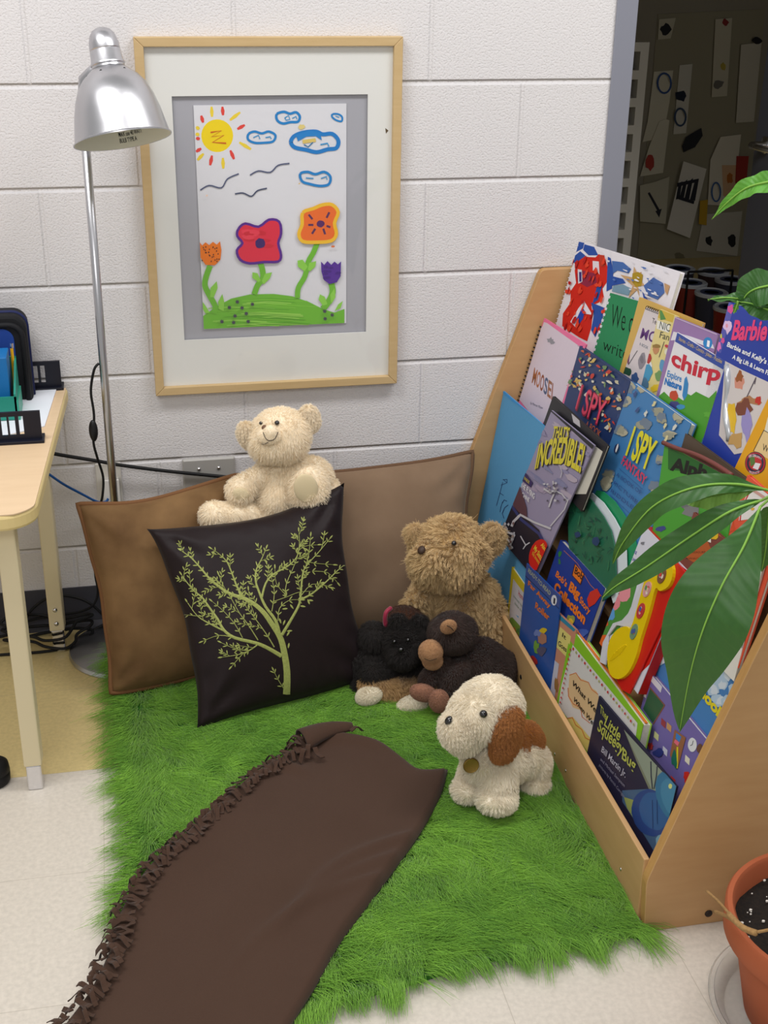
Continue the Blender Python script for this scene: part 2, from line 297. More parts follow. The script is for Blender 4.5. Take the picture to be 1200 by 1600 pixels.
# ---------------------------------------------------------------- framed painting on the wall
fx0, fx1, fz0, fz1 = -0.139, 0.4035, 0.567, 1.3115; FY = -0.022
t = thing('framed_picture', "child's garden painting in a light wooden frame with a white mat on the block wall", 'picture', (0.132, 0, fz0))
fw = 0.0185
fb = MB()
o4 = [(fx0, fz0), (fx1, fz0), (fx1, fz1), (fx0, fz1)]; i4 = [(fx0+fw, fz0+fw), (fx1-fw, fz0+fw), (fx1-fw, fz1-fw), (fx0+fw, fz1-fw)]
for k in range(4):
    a, b, c, d = o4[k], o4[(k+1) % 4], i4[(k+1) % 4], i4[k]
    fb.prism([(q[0], FY, q[1]) for q in (a, b, c, d)], (0, 0.022, 0))
fb.build('frame', FRAMEWOOD, t, bevel=0.0015, weld=False)
MB().box((fx0+0.01, -0.004, fz0+0.01), (fx1-0.01, -0.001, fz1-0.01)).build('grey_backing', mat('grey_backing_card', (168, 168, 176), 0.8), t)
a0 = ony(266, 149, -0.011); a1 = ony(573, 149, -0.011); a2 = ony(570, 515, -0.011); a3 = ony(285, 527, -0.011)
mx0, mx1, mz0, mz1 = -0.070, 0.333, 0.688, 1.198
mm = MB()
I = [(mx0, mz0), (mx1, mz0), (mx1, mz1), (mx0, mz1)]; O = [(fx0+0.012, fz0+0.012), (fx1-0.012, fz0+0.012), (fx1-0.012, fz1-0.012), (fx0+0.012, fz1-0.012)]
for k in range(4):
    mm.prism([(q[0], -0.0105, q[1]) for q in (O[k], O[(k+1) % 4], I[(k+1) % 4], I[k])], (0, 0.0035, 0))
mm.build('picture_mat', mat('white_mat_board', (228, 228, 224), 0.8), t)
PX = lambda x, y: (200+x/2.727, 50+y/2.727)      # coordinates measured on an enlarged view of the painting
PYY = -0.0062
pa = MB(); lay = [0]
def P2(poly, c):
    lay[0] += 1
    pts = [ony(*PX(x, y), PYY-0.00004*lay[0]) for x, y in poly]
    # vertices outside the sheet are pulled back to its edges
    L0, R0, B0, T0 = SH
    for p in pts: p.x = min(max(p.x, L0), R0); p.z = min(max(p.z, B0), T0)
    pa.add(pts, [tuple(range(len(pts)))], c)
cr4 = [ony(*PX(x, y), PYY) for x, y in ((284, 308), (930, 312), (922, 1238), (316, 1266))]
SH = (-0.027, 0.2885, 0.7095, 1.1795)
pa.prism([(SH[0], PYY, SH[2]), (SH[1], PYY, SH[2]), (SH[1], PYY, SH[3]), (SH[0], PYY, SH[3])], (0, 0.0015, 0), col=(222, 222, 228))
def stroke(pts, w, c):
    n = len(pts); ws = w if isinstance(w, list) else [w]*n; L_, R_ = [], []
    for i in range(n):
        a = pts[max(0, i-1)]; b = pts[min(n-1, i+1)]; dx, dy = b[0]-a[0], b[1]-a[1]; l = math.hypot(dx, dy) or 1
        nx, ny = -dy/l*ws[i]/2, dx/l*ws[i]/2; L_.append((pts[i][0]+nx, pts[i][1]+ny)); R_.append((pts[i][0]-nx, pts[i][1]-ny))
    for i in range(n-1): P2([L_[i], L_[i+1], R_[i+1], R_[i]], c); lay[0] -= 1
    lay[0] += 1
def smooth(pts, k=4, closed=False):
    out = []; n = len(pts)
    rg = range(n if closed else n-1)
    for i in rg:
        p0 = pts[(i-1) % n] if closed or i > 0 else pts[i]; p1 = pts[i]; p2 = pts[(i+1) % n]; p3 = pts[(i+2) % n] if closed or i < n-2 else p2
        for j in range(k):
            s = j/k; out.append(tuple(0.5*((2*b)+(-a+c)*s+(2*a-5*b+4*c-d)*s*s+(-a+3*b-3*c+d)*s**3) for a, b, c, d in zip(p0, p1, p2, p3)))
    if not closed: out.append(tuple(pts[-1]))
    return out
P2([(380+68*math.cos(a), 442+70*math.sin(a)) for a in np.linspace(0, 6.28, 28)[:-1]], (240, 212, 20))
for x0, y0, x1, y1, c in ((356, 318, 358, 362, 1), (402, 318, 405, 355, 0), (478, 342, 434, 376, 1), (498, 396, 466, 414, 0), (474, 470, 524, 500, 1), (436, 504, 452, 542, 0), (404, 536, 406, 582, 1), (358, 526, 350, 568, 0), (322, 518, 296, 546, 1), (312, 496, 290, 510, 0), (312, 356, 320, 386, 0), (290, 404, 304, 414, 1), (290, 452, 306, 456, 0), (288, 434, 304, 438, 1)):
    stroke([(x0, y0), ((x0+x1)/2, (y0+y1)/2), (x1, y1)], [8, 16, 9], ((224, 70, 60), (236, 208, 60))[c])
stroke([(352, 428), (398, 420), (356, 446), (408, 440), (360, 470), (418, 474)], 7, (206, 96, 30))
def cloud(pts, w=13, c=(32, 130, 200)): stroke(smooth(pts, 4, True)+[pts[0]], w, c)
cloud([(634, 350), (664, 340), (690, 348), (716, 342), (732, 360), (724, 382), (692, 384), (660, 390), (636, 376)], 11); stroke([(668, 366), (684, 356), (690, 372), (674, 376), (668, 366)], 5, (60, 150, 206)); stroke([(700, 368), (716, 360), (720, 372)], 5, (60, 150, 206))
cloud([(872, 350), (896, 350), (912, 362), (910, 380), (888, 376), (870, 362)], 8); stroke([(884, 358), (900, 364)], 4, (60, 150, 206))
cloud([(514, 434), (540, 424), (570, 432), (600, 424), (628, 440), (618, 466), (580, 472), (540, 472), (512, 458)], 10); stroke([(534, 450), (556, 440), (562, 456)], 5, (60, 150, 206)); stroke([(586, 450), (606, 446), (610, 456)], 5, (60, 150, 206))
cloud([(694, 470), (708, 444), (748, 428), (800, 424), (830, 436), (870, 434), (896, 462), (888, 494), (850, 500), (804, 512), (760, 502), (712, 492)], 17, (28, 124, 200)); P2([(716, 440), (770, 420), (820, 432), (826, 462), (800, 444), (760, 446), (724, 466)], (36, 130, 204)); stroke([(744, 468), (770, 464), (800, 460)], 16, (222, 196, 110)); stroke([(750, 480), (768, 490), (788, 470)], 5, (50, 120, 170)); stroke([(820, 480), (850, 474), (856, 488)], 6, (60, 150, 206))
P2(blob(740, 405, 13, 12), (226, 206, 130))
cloud([(734, 604), (766, 596), (798, 606), (836, 596), (862, 616), (856, 648), (820, 656), (776, 648), (742, 636)], 11); stroke([(758, 622), (790, 624)], 5, (60, 150, 206)); stroke([(822, 624), (846, 616), (848, 630)], 5, (60, 150, 206))
stroke(smooth([(308, 674), (346, 654), (398, 664), (424, 626), (472, 604)]), 6, (86, 92, 122))
stroke(smooth([(520, 610), (556, 592), (606, 598), (640, 568), (688, 560)]), 6, (86, 92, 122))
stroke(smooth([(456, 690), (490, 686), (526, 700), (552, 676), (592, 666)]), 6, (76, 82, 108))
G1, G2 = (112, 186, 52), (142, 208, 78)
P2([(316, 1266), (316, 1210), (380, 1168), (440, 1136), (520, 1118), (620, 1116), (700, 1126), (770, 1150), (830, 1180), (880, 1196), (922, 1180), (922, 1240)], G1)
for k in range(26):
    y = 1135+k*4.6; x = random.uniform(330, 600) if k > 6 else random.uniform(480, 600); stroke([(x, y+6), (x+90, y), (x+random.uniform(180, 300), y+8)], 4, random.choice([(126, 198, 60), (150, 208, 84), (98, 172, 44)]))
stroke(smooth([(350, 996), (334, 1040), (328, 1080), (346, 1120), (372, 1170), (366, 1200)]), 24, G1)
for q in ([(350, 1130), (352, 1090), (378, 1062), (382, 1090), (366, 1130)], [(386, 1180), (384, 1150), (402, 1116), (410, 1150), (408, 1190)], [(312, 1150), (330, 1166), (348, 1196), (330, 1200), (316, 1180)]): P2(q, G2)
stroke(smooth([(560, 976), (572, 1010), (574, 1050), (552, 1080), (538, 1118)]), 24, G1)
for q in ([(556, 1066), (530, 1048), (530, 1024), (552, 1028), (566, 1060)], [(570, 1060), (584, 1030), (614, 1024), (604, 1050), (578, 1076)]): P2(q, G2)
stroke(smooth([(806, 900), (790, 940), (768, 980), (754, 1040), (726, 1090), (722, 1134)]), 22, G1)
for q in ([(752, 1020), (724, 1000), (722, 974), (744, 970), (766, 1000)], [(766, 1012), (772, 984), (802, 976), (798, 1000), (776, 1020)]): P2(q, G2)
stroke(smooth([(866, 1070), (872, 1110), (854, 1150), (830, 1180)]), 26, G1)
for q in ([(830, 1166), (812, 1140), (818, 1118), (838, 1128), (850, 1160)], [(880, 1190), (896, 1160), (916, 1146), (906, 1176)], [(866, 1160), (884, 1130), (880, 1090), (862, 1120)]): P2(q, G2)
P2([(302, 896), (316, 910), (330, 896), (346, 908), (362, 894), (378, 906), (392, 892), (398, 930), (394, 970), (370, 994), (330, 992), (304, 962)], (238, 122, 26))
for k in range(26): P2(blob(random.uniform(312, 388), random.uniform(915, 980), 2.5, 3.5, 6), (60, 30, 30))
fl = smooth([(470, 840), (500, 816), (556, 830), (600, 800), (644, 808), (652, 860), (640, 900), (652, 950), (640, 978), (580, 980), (520, 986), (478, 970), (464, 930), (488, 900), (466, 870)], 3, True)
P2(fl, (222, 44, 70)); stroke(fl+[fl[0]], 11, (88, 36, 140))
for k in range(10): x = random.uniform(500, 610); y = random.uniform(850, 950); P2(blob(x, y, 22, 10), (232, 62, 84) if k % 2 else (208, 36, 56))
P2(blob(563, 900, 22, 22, 14, 0.1), (62, 34, 104))
f2 = smooth([(744, 770), (790, 752), (830, 736), (870, 736), (896, 768), (880, 814), (888, 860), (866, 890), (800, 896), (744, 892), (728, 860), (742, 820)], 3, True)
P2(f2, (236, 110, 44)); stroke(f2+[f2[0]], 15, (240, 190, 50))
for x0, y0, x1, y1 in ((770, 778, 786, 798), (846, 792, 858, 768), (768, 822, 790, 822), (798, 838, 784, 860), (832, 838, 840, 862), (846, 826, 862, 832)): stroke([(x0, y0), (x1, y1)], 9, (90, 50, 90))
P2(blob(820, 817, 17, 15, 14, 0.1), (88, 40, 100))
P2([(822, 978), (836, 992), (850, 976), (866, 992), (880, 978), (894, 990), (908, 978), (906, 1040), (890, 1066), (858, 1074), (834, 1056), (824, 1020)], (84, 44, 150))
for k in range(9): P2(blob(random.uniform(834, 898), random.uniform(1000, 1056), 12, 6, 8), (70, 34, 130))
P2(blob(874, 914, 9, 5, 8), (222, 120, 70)); P2(blob(730, 646, 4, 3, 8), (222, 190, 120)); P2(blob(336, 697, 5, 4, 8), (240, 210, 190))
for x, y in ((466, 1150), (432, 1174), (486, 1176), (530, 1160), (504, 1200), (456, 1210), (400, 1234), (450, 1238), (512, 1234), (838, 1190), (870, 1206), (840, 1222)):
    for a in (0.3, 1.3, 2.4): stroke([(x-8*math.cos(a), y-8*math.sin(a)), (x+8*math.cos(a), y+8*math.sin(a))], 4.5, (70, 66, 84))
pa.build('painting', PAPER, t, weld=False)
# small dark mark at the right of the mat
MB().add([(q.x, -0.01075, q.z) for q in (ony(602, 200, -0.0107), ony(607, 204, -0.0107), ony(603, 209, -0.0107))], [(0, 1, 2)]).build('brown_mark', mat('brown_mark', (90, 70, 40), 0.8), t, weld=False)
gm = bpy.data.materials.new('picture_glass'); gm.use_nodes = True; nt = gm.node_tree; nt.nodes.remove(nt.nodes['Principled BSDF'])
a = nt.nodes.new('ShaderNodeBsdfTransparent'); g = nt.nodes.new('ShaderNodeBsdfGlossy'); g.inputs['Roughness'].default_value = 0.03; x = nt.nodes.new('ShaderNodeMixShader'); x.inputs[0].default_value = 0.05
nt.links.new(a.outputs[0], x.inputs[1]); nt.links.new(g.outputs[0], x.inputs[2]); nt.links.new(x.outputs[0], nt.nodes['Material Output'].inputs[0])
MB().add([(i4[k][0], -0.014, i4[k][1]) for k in range(4)], [(0, 1, 2, 3)]).build('glass_pane', gm, t, weld=False)
# ---------------------------------------------------------------- wall plate and outlet
t = thing('wall_plate', 'brushed steel double blank wall plate with two screws under the framed picture', 'wall plate', (-0.03, 0, 0.35))
MB().box((-0.090, -0.012, 0.283), (0.030, 0, 0.408)).build('plate', mat('satin_steel_plate', (196, 194, 190), 0.45, 0.4), t, bevel=0.004)
for x in (-0.053, -0.008):
    for z in (0.383, 0.308):
        MB().lathe([(0.0045, 0), (0.0045, 0.002), (0, 0.0035)], 14, Matrix.Translation((x, -0.0115, z)) @ Matrix.Rotation(math.pi/2, 4, 'X')).build('screw', CHROME, t, smooth=True)
q0 = ony(148, 724); q1 = ony(193, 785)
t = thing('wall_outlet', 'white data outlet box on the wall behind the lamp pole', 'outlet', ((q0.x+q1.x)/2, 0, q1.z))
IV = mat('ivory_plastic', (214, 210, 202), 0.45)
MB().box((q0.x, -0.006, q1.z-0.03), (q1.x, 0, q0.z)).build('face_plate', IV, t, bevel=0.002)
MB().box((q0.x+0.014, -0.022, q1.z-0.004), (q1.x-0.006, -0.006, q0.z-0.034)).build('socket_module', mat('white_plastic', (232, 230, 226), 0.4), t, bevel=0.002)
MB().box((q0.x+0.02, -0.023, q1.z-0.001), (q0.x+0.032, -0.020, q1.z+0.010)).build('port', BLACK, t)
# ---------------------------------------------------------------- floor lamp
LX, LY = -0.2445, -0.14
t = thing('floor_lamp', 'brushed steel reading lamp on a round base, bell shade beside the framed picture', 'lamp', (LX, LY, 0))
MB().lathe([(0.0, 0.0), (0.126, 0.0), (0.128, 0.004), (0.125, 0.012), (0.06, 0.0175), (0.016, 0.02), (0, 0.02)], 64, Matrix.Translation((LX, LY, 0))).build('base', mat('lamp_base_steel', (190, 190, 194), 0.3, 1.0), t, auto=0.5)
MB().tube([(LX, LY, 0.015), (LX, LY, 0.6), (LX, LY, 1.2)], 0.0085, 16).build('pole', STEEL, t, smooth=True)
top = ony(157, 43, -0.15); mo = ony(192, 219, -0.215); axd = (mo-top).normalized(); Ls = (mo-top).length
zq = axd.to_track_quat('Z', 'Y').to_matrix().to_4x4(); MS = Matrix.Translation(top) @ zq
pr = [(0, 0), (0.010, 0.0015), (0.018, 0.006), (0.024, 0.015), (0.028, 0.03), (0.0285, 0.040), (0.0275, 0.0415), (0.0285, 0.043), (0.030, 0.062), (0.0315, 0.064), (0.032, 0.068), (0.0305, 0.070), (0.0310, 0.074)]
body = [(0.0310, 0.0745), (0.038, 0.080), (0.052, 0.092), (0.064, 0.108), (0.0735, 0.130), (0.0805, 0.155), (0.0860, 0.185), (0.0895, Ls-0.004), (0.0925, Ls-0.002), (0.0925, Ls)]
sh = MB().lathe(body+[(0.0905, Ls-0.0005), (0.0875, Ls-0.006), (0.084, 0.185), (0.0785, 0.155), (0.0715, 0.130), (0.062, 0.108), (0.050, 0.093), (0.036, 0.082)], 72, MS, cap=False)
for k, f in enumerate(sh.f): sh.m[k] = 1 if (k // 72) >= 10 else 0
so = sh.build('lamp_shade', [STEEL, mat('lamp_inner_white', (222, 222, 206), 0.6)], t, weld=False, auto=0.7)
MB().lathe(pr, 48, MS).build('socket_cap', STEEL, t, auto=0.6)
MB().lathe([(0.017, 0.08), (0.018, 0.11), (0.028, 0.14), (0.031, 0.16), (0.026, 0.185), (0, 0.192)], 24, MS).build('light_bulb', mat('unlit_bulb', (235, 235, 230), 0.25), t, smooth=True)
for ang in range(0, 360, 60):
    a = math.radians(ang+12); hm = MB(); hm.tube([MS @ Vector((0.0445*math.cos(a), 0.0445*math.sin(a), 0.0855)), MS @ Vector((0.0425*math.cos(a), 0.0425*math.sin(a), 0.0865))], 0.0026, 8)
    hm.build('vent_hole', BLACK, so)
kn = ony(133, 125, LY)
MB().tube([(LX, LY, 1.19), kn, MS @ Vector((0, 0, 0.055))], [0.011, 0.013, 0.011], 12).build('swivel_joint', STEEL, t, smooth=True)
# printed wattage note on the inner rim, in dark ink
def text_mesh(body, bold=0.0, shear=0.0):
    cu = bpy.data.curves.new('t', 'FONT'); cu.body = body; cu.size = 1; cu.offset = bold; cu.shear = shear; cu.resolution_u = 3
    ob = bpy.data.objects.new('t', cu); me = ob.to_mesh()
    vs = [v.co.copy() for v in me.vertices]; fs = [tuple(p.vertices) for p in me.polygons]
    ob.to_mesh_clear(); bpy.data.objects.remove(ob); bpy.data.curves.remove(cu); return vs, fs
tv, tf = text_mesh('MAX use 40 WATT\nBULB TYPE A', 0.01)
xs = [v.x for v in tv]; ys = [v.y for v in tv]; w_, h_ = max(xs)-min(xs), max(ys)-min(ys)
iv = MS.inverted()
pc = iv @ onp(206, 214, MS @ Vector((0, 0, Ls-0.02)), Vector((0.2, -1, 0.1)).normalized()); pa0 = math.atan2(-pc.y, -pc.x) + math.pi
lm = MB(); back = iv @ (mo + Vector((0.0, 0.08, 0))); a00 = math.atan2(back.y, back.x)
xr = iv.to_3x3() @ Vector((1, 0, 0)); sgn = 1 if (-math.sin(a00)*xr.x + math.cos(a00)*xr.y) > 0 else -1
vv = []
for v in tv:
    u_ = ((v.x-min(xs))/w_-0.15)*0.05; z_ = Ls-0.010-0.020*((v.y-min(ys))/h_); rr = 0.084+(z_-0.185)*0.0035/(Ls-0.006-0.185)-0.0002
    a = a00+sgn*u_/0.088; vv.append(MS @ Vector(((rr-0.0006)*math.cos(a), (rr-0.0006)*math.sin(a), z_)))
lm.add(vv, tf); lm.build('printed_note', BLACK, so, weld=False)
# ---------------------------------------------------------------- cables
def cable(name, label, pts, r, m, cat='cable', k=6, parent=None):
    o = MB().tube(smooth([tuple(p) for p in pts], k), r, 8).build(name, m, parent, smooth=True)
    return tag(o, label, cat) if parent is None else o
P_ = ony
cd1 = [Vector((LX-0.009, LY, P_(154, 568, LY).z)), P_(147, 578, LY-0.005), P_(142, 610, LY), P_(146, 640, LY), P_(147, 656, LY), P_(146, 690, LY), P_(152, 715, LY+.01), P_(161, 745, LY+.03), P_(160, 775, LY+.03), P_(154, 800, -.10), P_(148, 850, -.08), Vector((P_(148, 880, -.05).x, -.05, P_(148, 880, -.05).z)), P_(149, 900, -.035), P_(153, 925, -.035), P_(146, 945, -.04), P_(128, 955, -.035), P_(100, 960, -.03), P_(60, 966, -.03), P_(30, 975, -.04)]
cable('power_cord', '', cd1, 0.0028, RUBBER, parent=t)
c = P_(146, 673, LY)
MB().ball(c, (0.0095, 0.008, 0.0245), n=20).build('cord_switch', BLACK, t, smooth=True)
cable('thick_cable', 'thick black cable strung from the desk across the wall to the brown pillow', [P_(73, 706, -.06), P_(90, 710, -.055), P_(150, 720, -.04), P_(190, 727, -.03), P_(260, 736, -.025), P_(350, 745, -.02), P_(400, 750, -.02)], 0.0042, RUBBER)
bc = mat('blue_cable', (28, 84, 150), 0.45)
cable('blue_cable', 'thin blue network cable hanging from the desk to the white wall outlet', [P_(60, 730, -.14), P_(78, 742, -.12), P_(100, 757, -.09), P_(130, 773, -.06), P_(152, 784, -.035), P_(165, 784, -.028), P_(169, 779, -.024)], 0.0028, bc)
g = 'coiled black cords on the floor under the desk'
lp = []
for k in range(40):
    a = k*0.42; R_ = 0.075+0.016*math.sin(k*1.7); lp.append((-0.415+1.15*R_*math.cos(a), -0.085+0.55*R_*math.sin(a), 0.008+0.0016*k+0.012*math.sin(k*0.9)))
cable('coiled_cord', 'black power cord lying in loose coils on the floor against the dark baseboard', lp, 0.0036, RUBBER, 'cord', 5)
cable('extension_cord', 'single black cord running flat along the yellow tiles toward the lamp base', [(-0.75, -.12, .004), (-0.55, -.115, .004), (-0.42, -.118, .004), (-0.345, -.10, .006), (-0.30, -.045, .006), (-0.28, -.03, .006)], 0.0034, RUBBER, 'cord', 5)
cable('upright_cord', 'black cord looping up against the baseboard beside the rear desk leg', [(-0.62, -.05, .01), (-0.5, -.05, .02), (-0.45, -.03, .07), (-0.40, -.03, .098), (-0.34, -.03, .085), (-0.30, -.035, .05), (-0.29, -.04, .02), (-0.34, -.06, .008)], 0.0034, RUBBER, 'cord', 5)
# ---------------------------------------------------------------- desk
CREAM = mat('cream_painted_steel', (222, 208, 172), 0.45); TOPM = mat('desk_laminate', (224, 196, 160), 0.4, noise=(8, 0.5, (212, 182, 144), (1, 8, 1))); EDGE = mat('desk_edge_band', (222, 200, 140), 0.45)
DZ = 0.60; t = thing('classroom_desk', 'cream classroom desk with rounded corner and square steel legs at the left wall', 'desk', (-0.8, -0.35, 0))
ax = Vector((-0.040, -0.62, 0)).normalized(); bx = Vector((ax.y, -ax.x, 0)); 
bx = Vector((-1, 0, 0))
K = Vector((-0.326, -0.03, 0))            # rear right corner of the top
def dsk(a, b, z=0): return K + ax*a + bx*b + Vector((0, 0, z))
LD, WD, rc = 0.66, 1.2, 0.055
pts = [(0.0, 0.0)]
pts += [(LD-rc+rc*math.sin(u), rc-rc*math.cos(u)) for u in np.linspace(0, math.pi/2, 9)]
pts += [(LD, WD), (0, WD)]
def poly_in(d): return [(max(d, min(LD-d, a)), max(d, min(WD-d, b))) for a, b in pts]
tb = MB(); tb.prism([dsk(a, b, DZ-0.001) for a, b in poly_in(0.003)], (0, 0, 0.0022)); tb.build('desk_top', TOPM, t)
MB().prism([dsk(a, b, DZ-0.030) for a, b in pts], (0, 0, 0.0295)).build('edge_band', EDGE, t, bevel=0.006)
def leg(a, b, bolts):
    lg = MB(); lg.box((-0.0165, -0.0165, 0.055), (0.0165, 0.0165, DZ-0.03)); 
    c = dsk(a, b); Mx = Matrix(((bx.x, ax.x, 0, c.x), (bx.y, ax.y, 0, c.y), (0, 0, 1, 0), (0, 0, 0, 1)))
    lg.v = [Mx @ v for v in lg.v]
    o = lg.build('leg', CREAM, t, bevel=0.003)
    f = MB().box((-0.014, -0.014, 0.0), (0.014, 0.014, 0.056)); f.v = [Mx @ v for v in f.v]; f.build('metal_foot', CHROME, o, bevel=0.003)
    if bolts:
        for z in (0.075, 0.110):
            MB().lathe([(0.0055, 0), (0.005, 0.0025), (0, 0.004)], 14, Mx @ Matrix.Translation((0, 0.0163, z)) @ Matrix.Rotation(-math.pi/2, 4, 'X')).build('bolt', CHROME, o, smooth=True)
leg(0.595, 0.060, False); leg(0.075, 0.062, True); leg(0.595, 1.14, False); leg(0.075, 1.14, True)
ap = MB(); 
for a0_, b0_, a1_, b1_ in ((0.09, 0.055, 0.58, 0.068), (0.06, 0.08, 0.073, 1.12), (0.59, 0.08, 0.603, 1.12)):
    q = [dsk(a0_, b0_, DZ-0.08), dsk(a1_, b0_, DZ-0.08), dsk(a1_, b1_, DZ-0.08), dsk(a0_, b1_, DZ-0.08)]; ap.prism(q, (0, 0, 0.05))
ap.build('apron', CREAM, t)
# things on the desk (placed on its top)
def D(px, py, z=0.0): return onz(px, py, DZ+z)
DT = DZ+0.0012
pp = MB(); q = [D(38, 606), D(93, 600), D(66, 672), D(-40, 690)]; 
q = [D(30, 606), D(92, 599), D(70, 668), D(-60, 700)]; pp.prism([Vector((p.x, p.y, DT)) for p in q], (0, 0, 0.003)); 
tag(pp.build('paper_stack', mat('white_paper', (226, 230, 238), 0.8), bevel=0.0005), 'stack of white paper lying on the desk edge between the black organizer ends', 'paper')
NAVY = mat('navy_plastic', (17, 19, 34), 0.4)
def slotted_end(label, x0, x1, y, h, slots):
    t2 = thing('organizer_end', label, 'desk organizer', ((x0+x1)/2, y, DT), 'slotted black organizer ends on the desk')
    mb = MB(); th = 0.006; z0 = DT+0.005; z1 = DT+h
    xs_ = [x0]; 
    for a, b in slots: xs_ += [a, b]
    xs_.append(x1)
    for k in range(0, len(xs_), 2): mb.box((xs_[k], y, z0), (xs_[k+1], y+th, z1))
    for a, b in slots: mb.box((a, y, z0), (b, y+th, z0+h*0.16)); mb.box((a, y, z1-h*0.14), (b, y+th, z1))
    mb.build('slotted_panel', NAVY, t2, weld=False); MB().box((x0, y-0.012, DT), (x1+0.004, y+0.03, DT+0.006)).build('foot', NAVY, t2, bevel=0.001)
e = D(70, 690); f = D(0, 690); hgt = 0.062
s0 = D(31, 690).x; k_ = (D(1, 690).x-D(0, 690).x)
slotted_end('slotted black organizer end on the desk in front of the white paper', f.x-0.10, e.x-0.004, e.y, 0.062, [(f.x+k_*v, f.x+k_*w) for v, w in ((-16, -6), (6, 15), (18, 27.5), (33, 40))])
e2 = D(97, 608); f2 = D(49, 608)
k2 = (e2.x-f2.x)/48
slotted_end('slotted black organizer end at the back of the desk against the wall', f2.x-0.06, e2.x, e2.y, 0.062, [(f2.x+k2*v, f2.x+k2*w) for v, w in ((-8, -1), (0, 3), (6, 13), (17, 24))])
# teal file box, black zip case
c = D(0, 640); xr_ = D(33, 635).x
t2 = thing('file_box', 'teal plastic file box standing on the desk left of the white paper', 'file box', (c.x, c.y, DT))
tz = MB(); yb, yf = min(-0.125, D(25, 615).y), D(20, 660).y
TEAL = mat('teal_plastic', (38, 140, 122), 0.4)
h1 = 0.105
tz.prism([(xr_, yf, DT), (xr_, yb, DT), (xr_, yb, DT+h1), (xr_, yf, DT+h1*0.55)], (-0.004, 0, 0)); tz.box((xr_-0.13, yf, DT), (xr_, yf+0.004, DT+h1*0.5)); tz.box((xr_-0.13, yb-0.004, DT), (xr_, yb, DT+h1)); tz.box((xr_-0.13, yf, DT), (xr_, yb, DT+0.004))
tz.build('box_body', TEAL, t2, weld=False)
MB().box((xr_, yf, DT), (xr_+0.004, yb-0.01, DT+h1*0.42)).build('box_pocket', mat('teal_plastic_light', (58, 158, 134), 0.4), t2)
bk = MB().box((xr_-0.075, yf+0.02, DT+0.005), (xr_-0.012, yb-0.015, DT+0.128)); tag(bk.build('workbook', mat('bright_blue_cover', (26, 110, 176), 0.4), bevel=0.002), 'bright blue workbook standing inside the teal file box', 'book')
pn = thing('wrapped_pencil', 'yellow pencil leaning at the back of the teal file box', 'pencil', (xr_-0.01, yb-0.006, DT))
MB().tube([(xr_-0.008, yb-0.009, DT+0.02), (xr_-0.006, yb-0.009, DT+0.125)], 0.0035, 6).build('shaft', mat('pencil_yellow', (226, 170, 30), 0.4), pn)
MB().tube([(xr_-0.006, yb-0.009, DT+0.125), (xr_-0.0057, yb-0.009, DT+0.135)], 0.0037, 8).build('ferrule', CHROME, pn)
cx1 = ony(46, 560, -0.10).x; zt2 = ony(30, 492, -0.10).z
t2 = thing('zip_case', 'black zippered case with rounded top and blue front, upright at the back of the desk', 'case', (cx1-0.06, -0.1, DT))
def rr(x0, x1, z0, z1, r): return [(x0, z0), (x1, z0)]+[(x1-r+r*math.cos(a), z1-r+r*math.sin(a)) for a in np.linspace(0, math.pi/2, 8)]+[(x0+r-r*math.sin(a), z1-r+r*math.cos(a)) for a in np.linspace(0, math.pi/2, 8)]
FAB = mat('black_nylon', (18, 19, 24), 0.7, bump=(500, 0.2, 0.0006))
MB().prism([(x, -0.105, z) for x, z in rr(cx1-0.17, cx1, DT, zt2, 0.03)], (0, 0.07, 0)).build('case_body', FAB, t2, bevel=0.006)
zp = [(x, z) for x, z in rr(cx1-0.17, cx1, DT+0.004, zt2, 0.03)]
MB().tube([(x, -0.075, z) for x, z in zp[1:]], 0.004, 6).build('zip', mat('navy_trim', (24, 34, 84), 0.6), t2, smooth=True)
MB().tube([(x*0.9+(cx1-0.085)*0.1, -0.107, DT+(z-DT)*0.90) for x, z in zp[1:]], 0.006, 8).build('padded_rim', FAB, t2, smooth=True)
MB().prism([(x, -0.108, z) for x, z in rr(cx1-0.15, cx1-0.026, DT+0.055, zt2-0.026, 0.024)], (0, 0.003, 0)).build('blue_panel', mat('royal_blue_fabric', (24, 62, 142), 0.6), t2)
cs = tag(MB().lathe([(0.0, 0.0), (0.026, 0.0), (0.03, 0.006), (0.031, 0.022), (0.029, 0.024), (0.031, 0.026), (0.029, 0.042), (0.02, 0.050), (0, 0.052)], 28, Matrix.Translation(tuple(onz(-8, 1222, 0.0)))).build('floor_glide', RUBBER, smooth=True), 'round black plastic furniture foot on the floor at the left edge beside the desk leg', 'furniture foot')

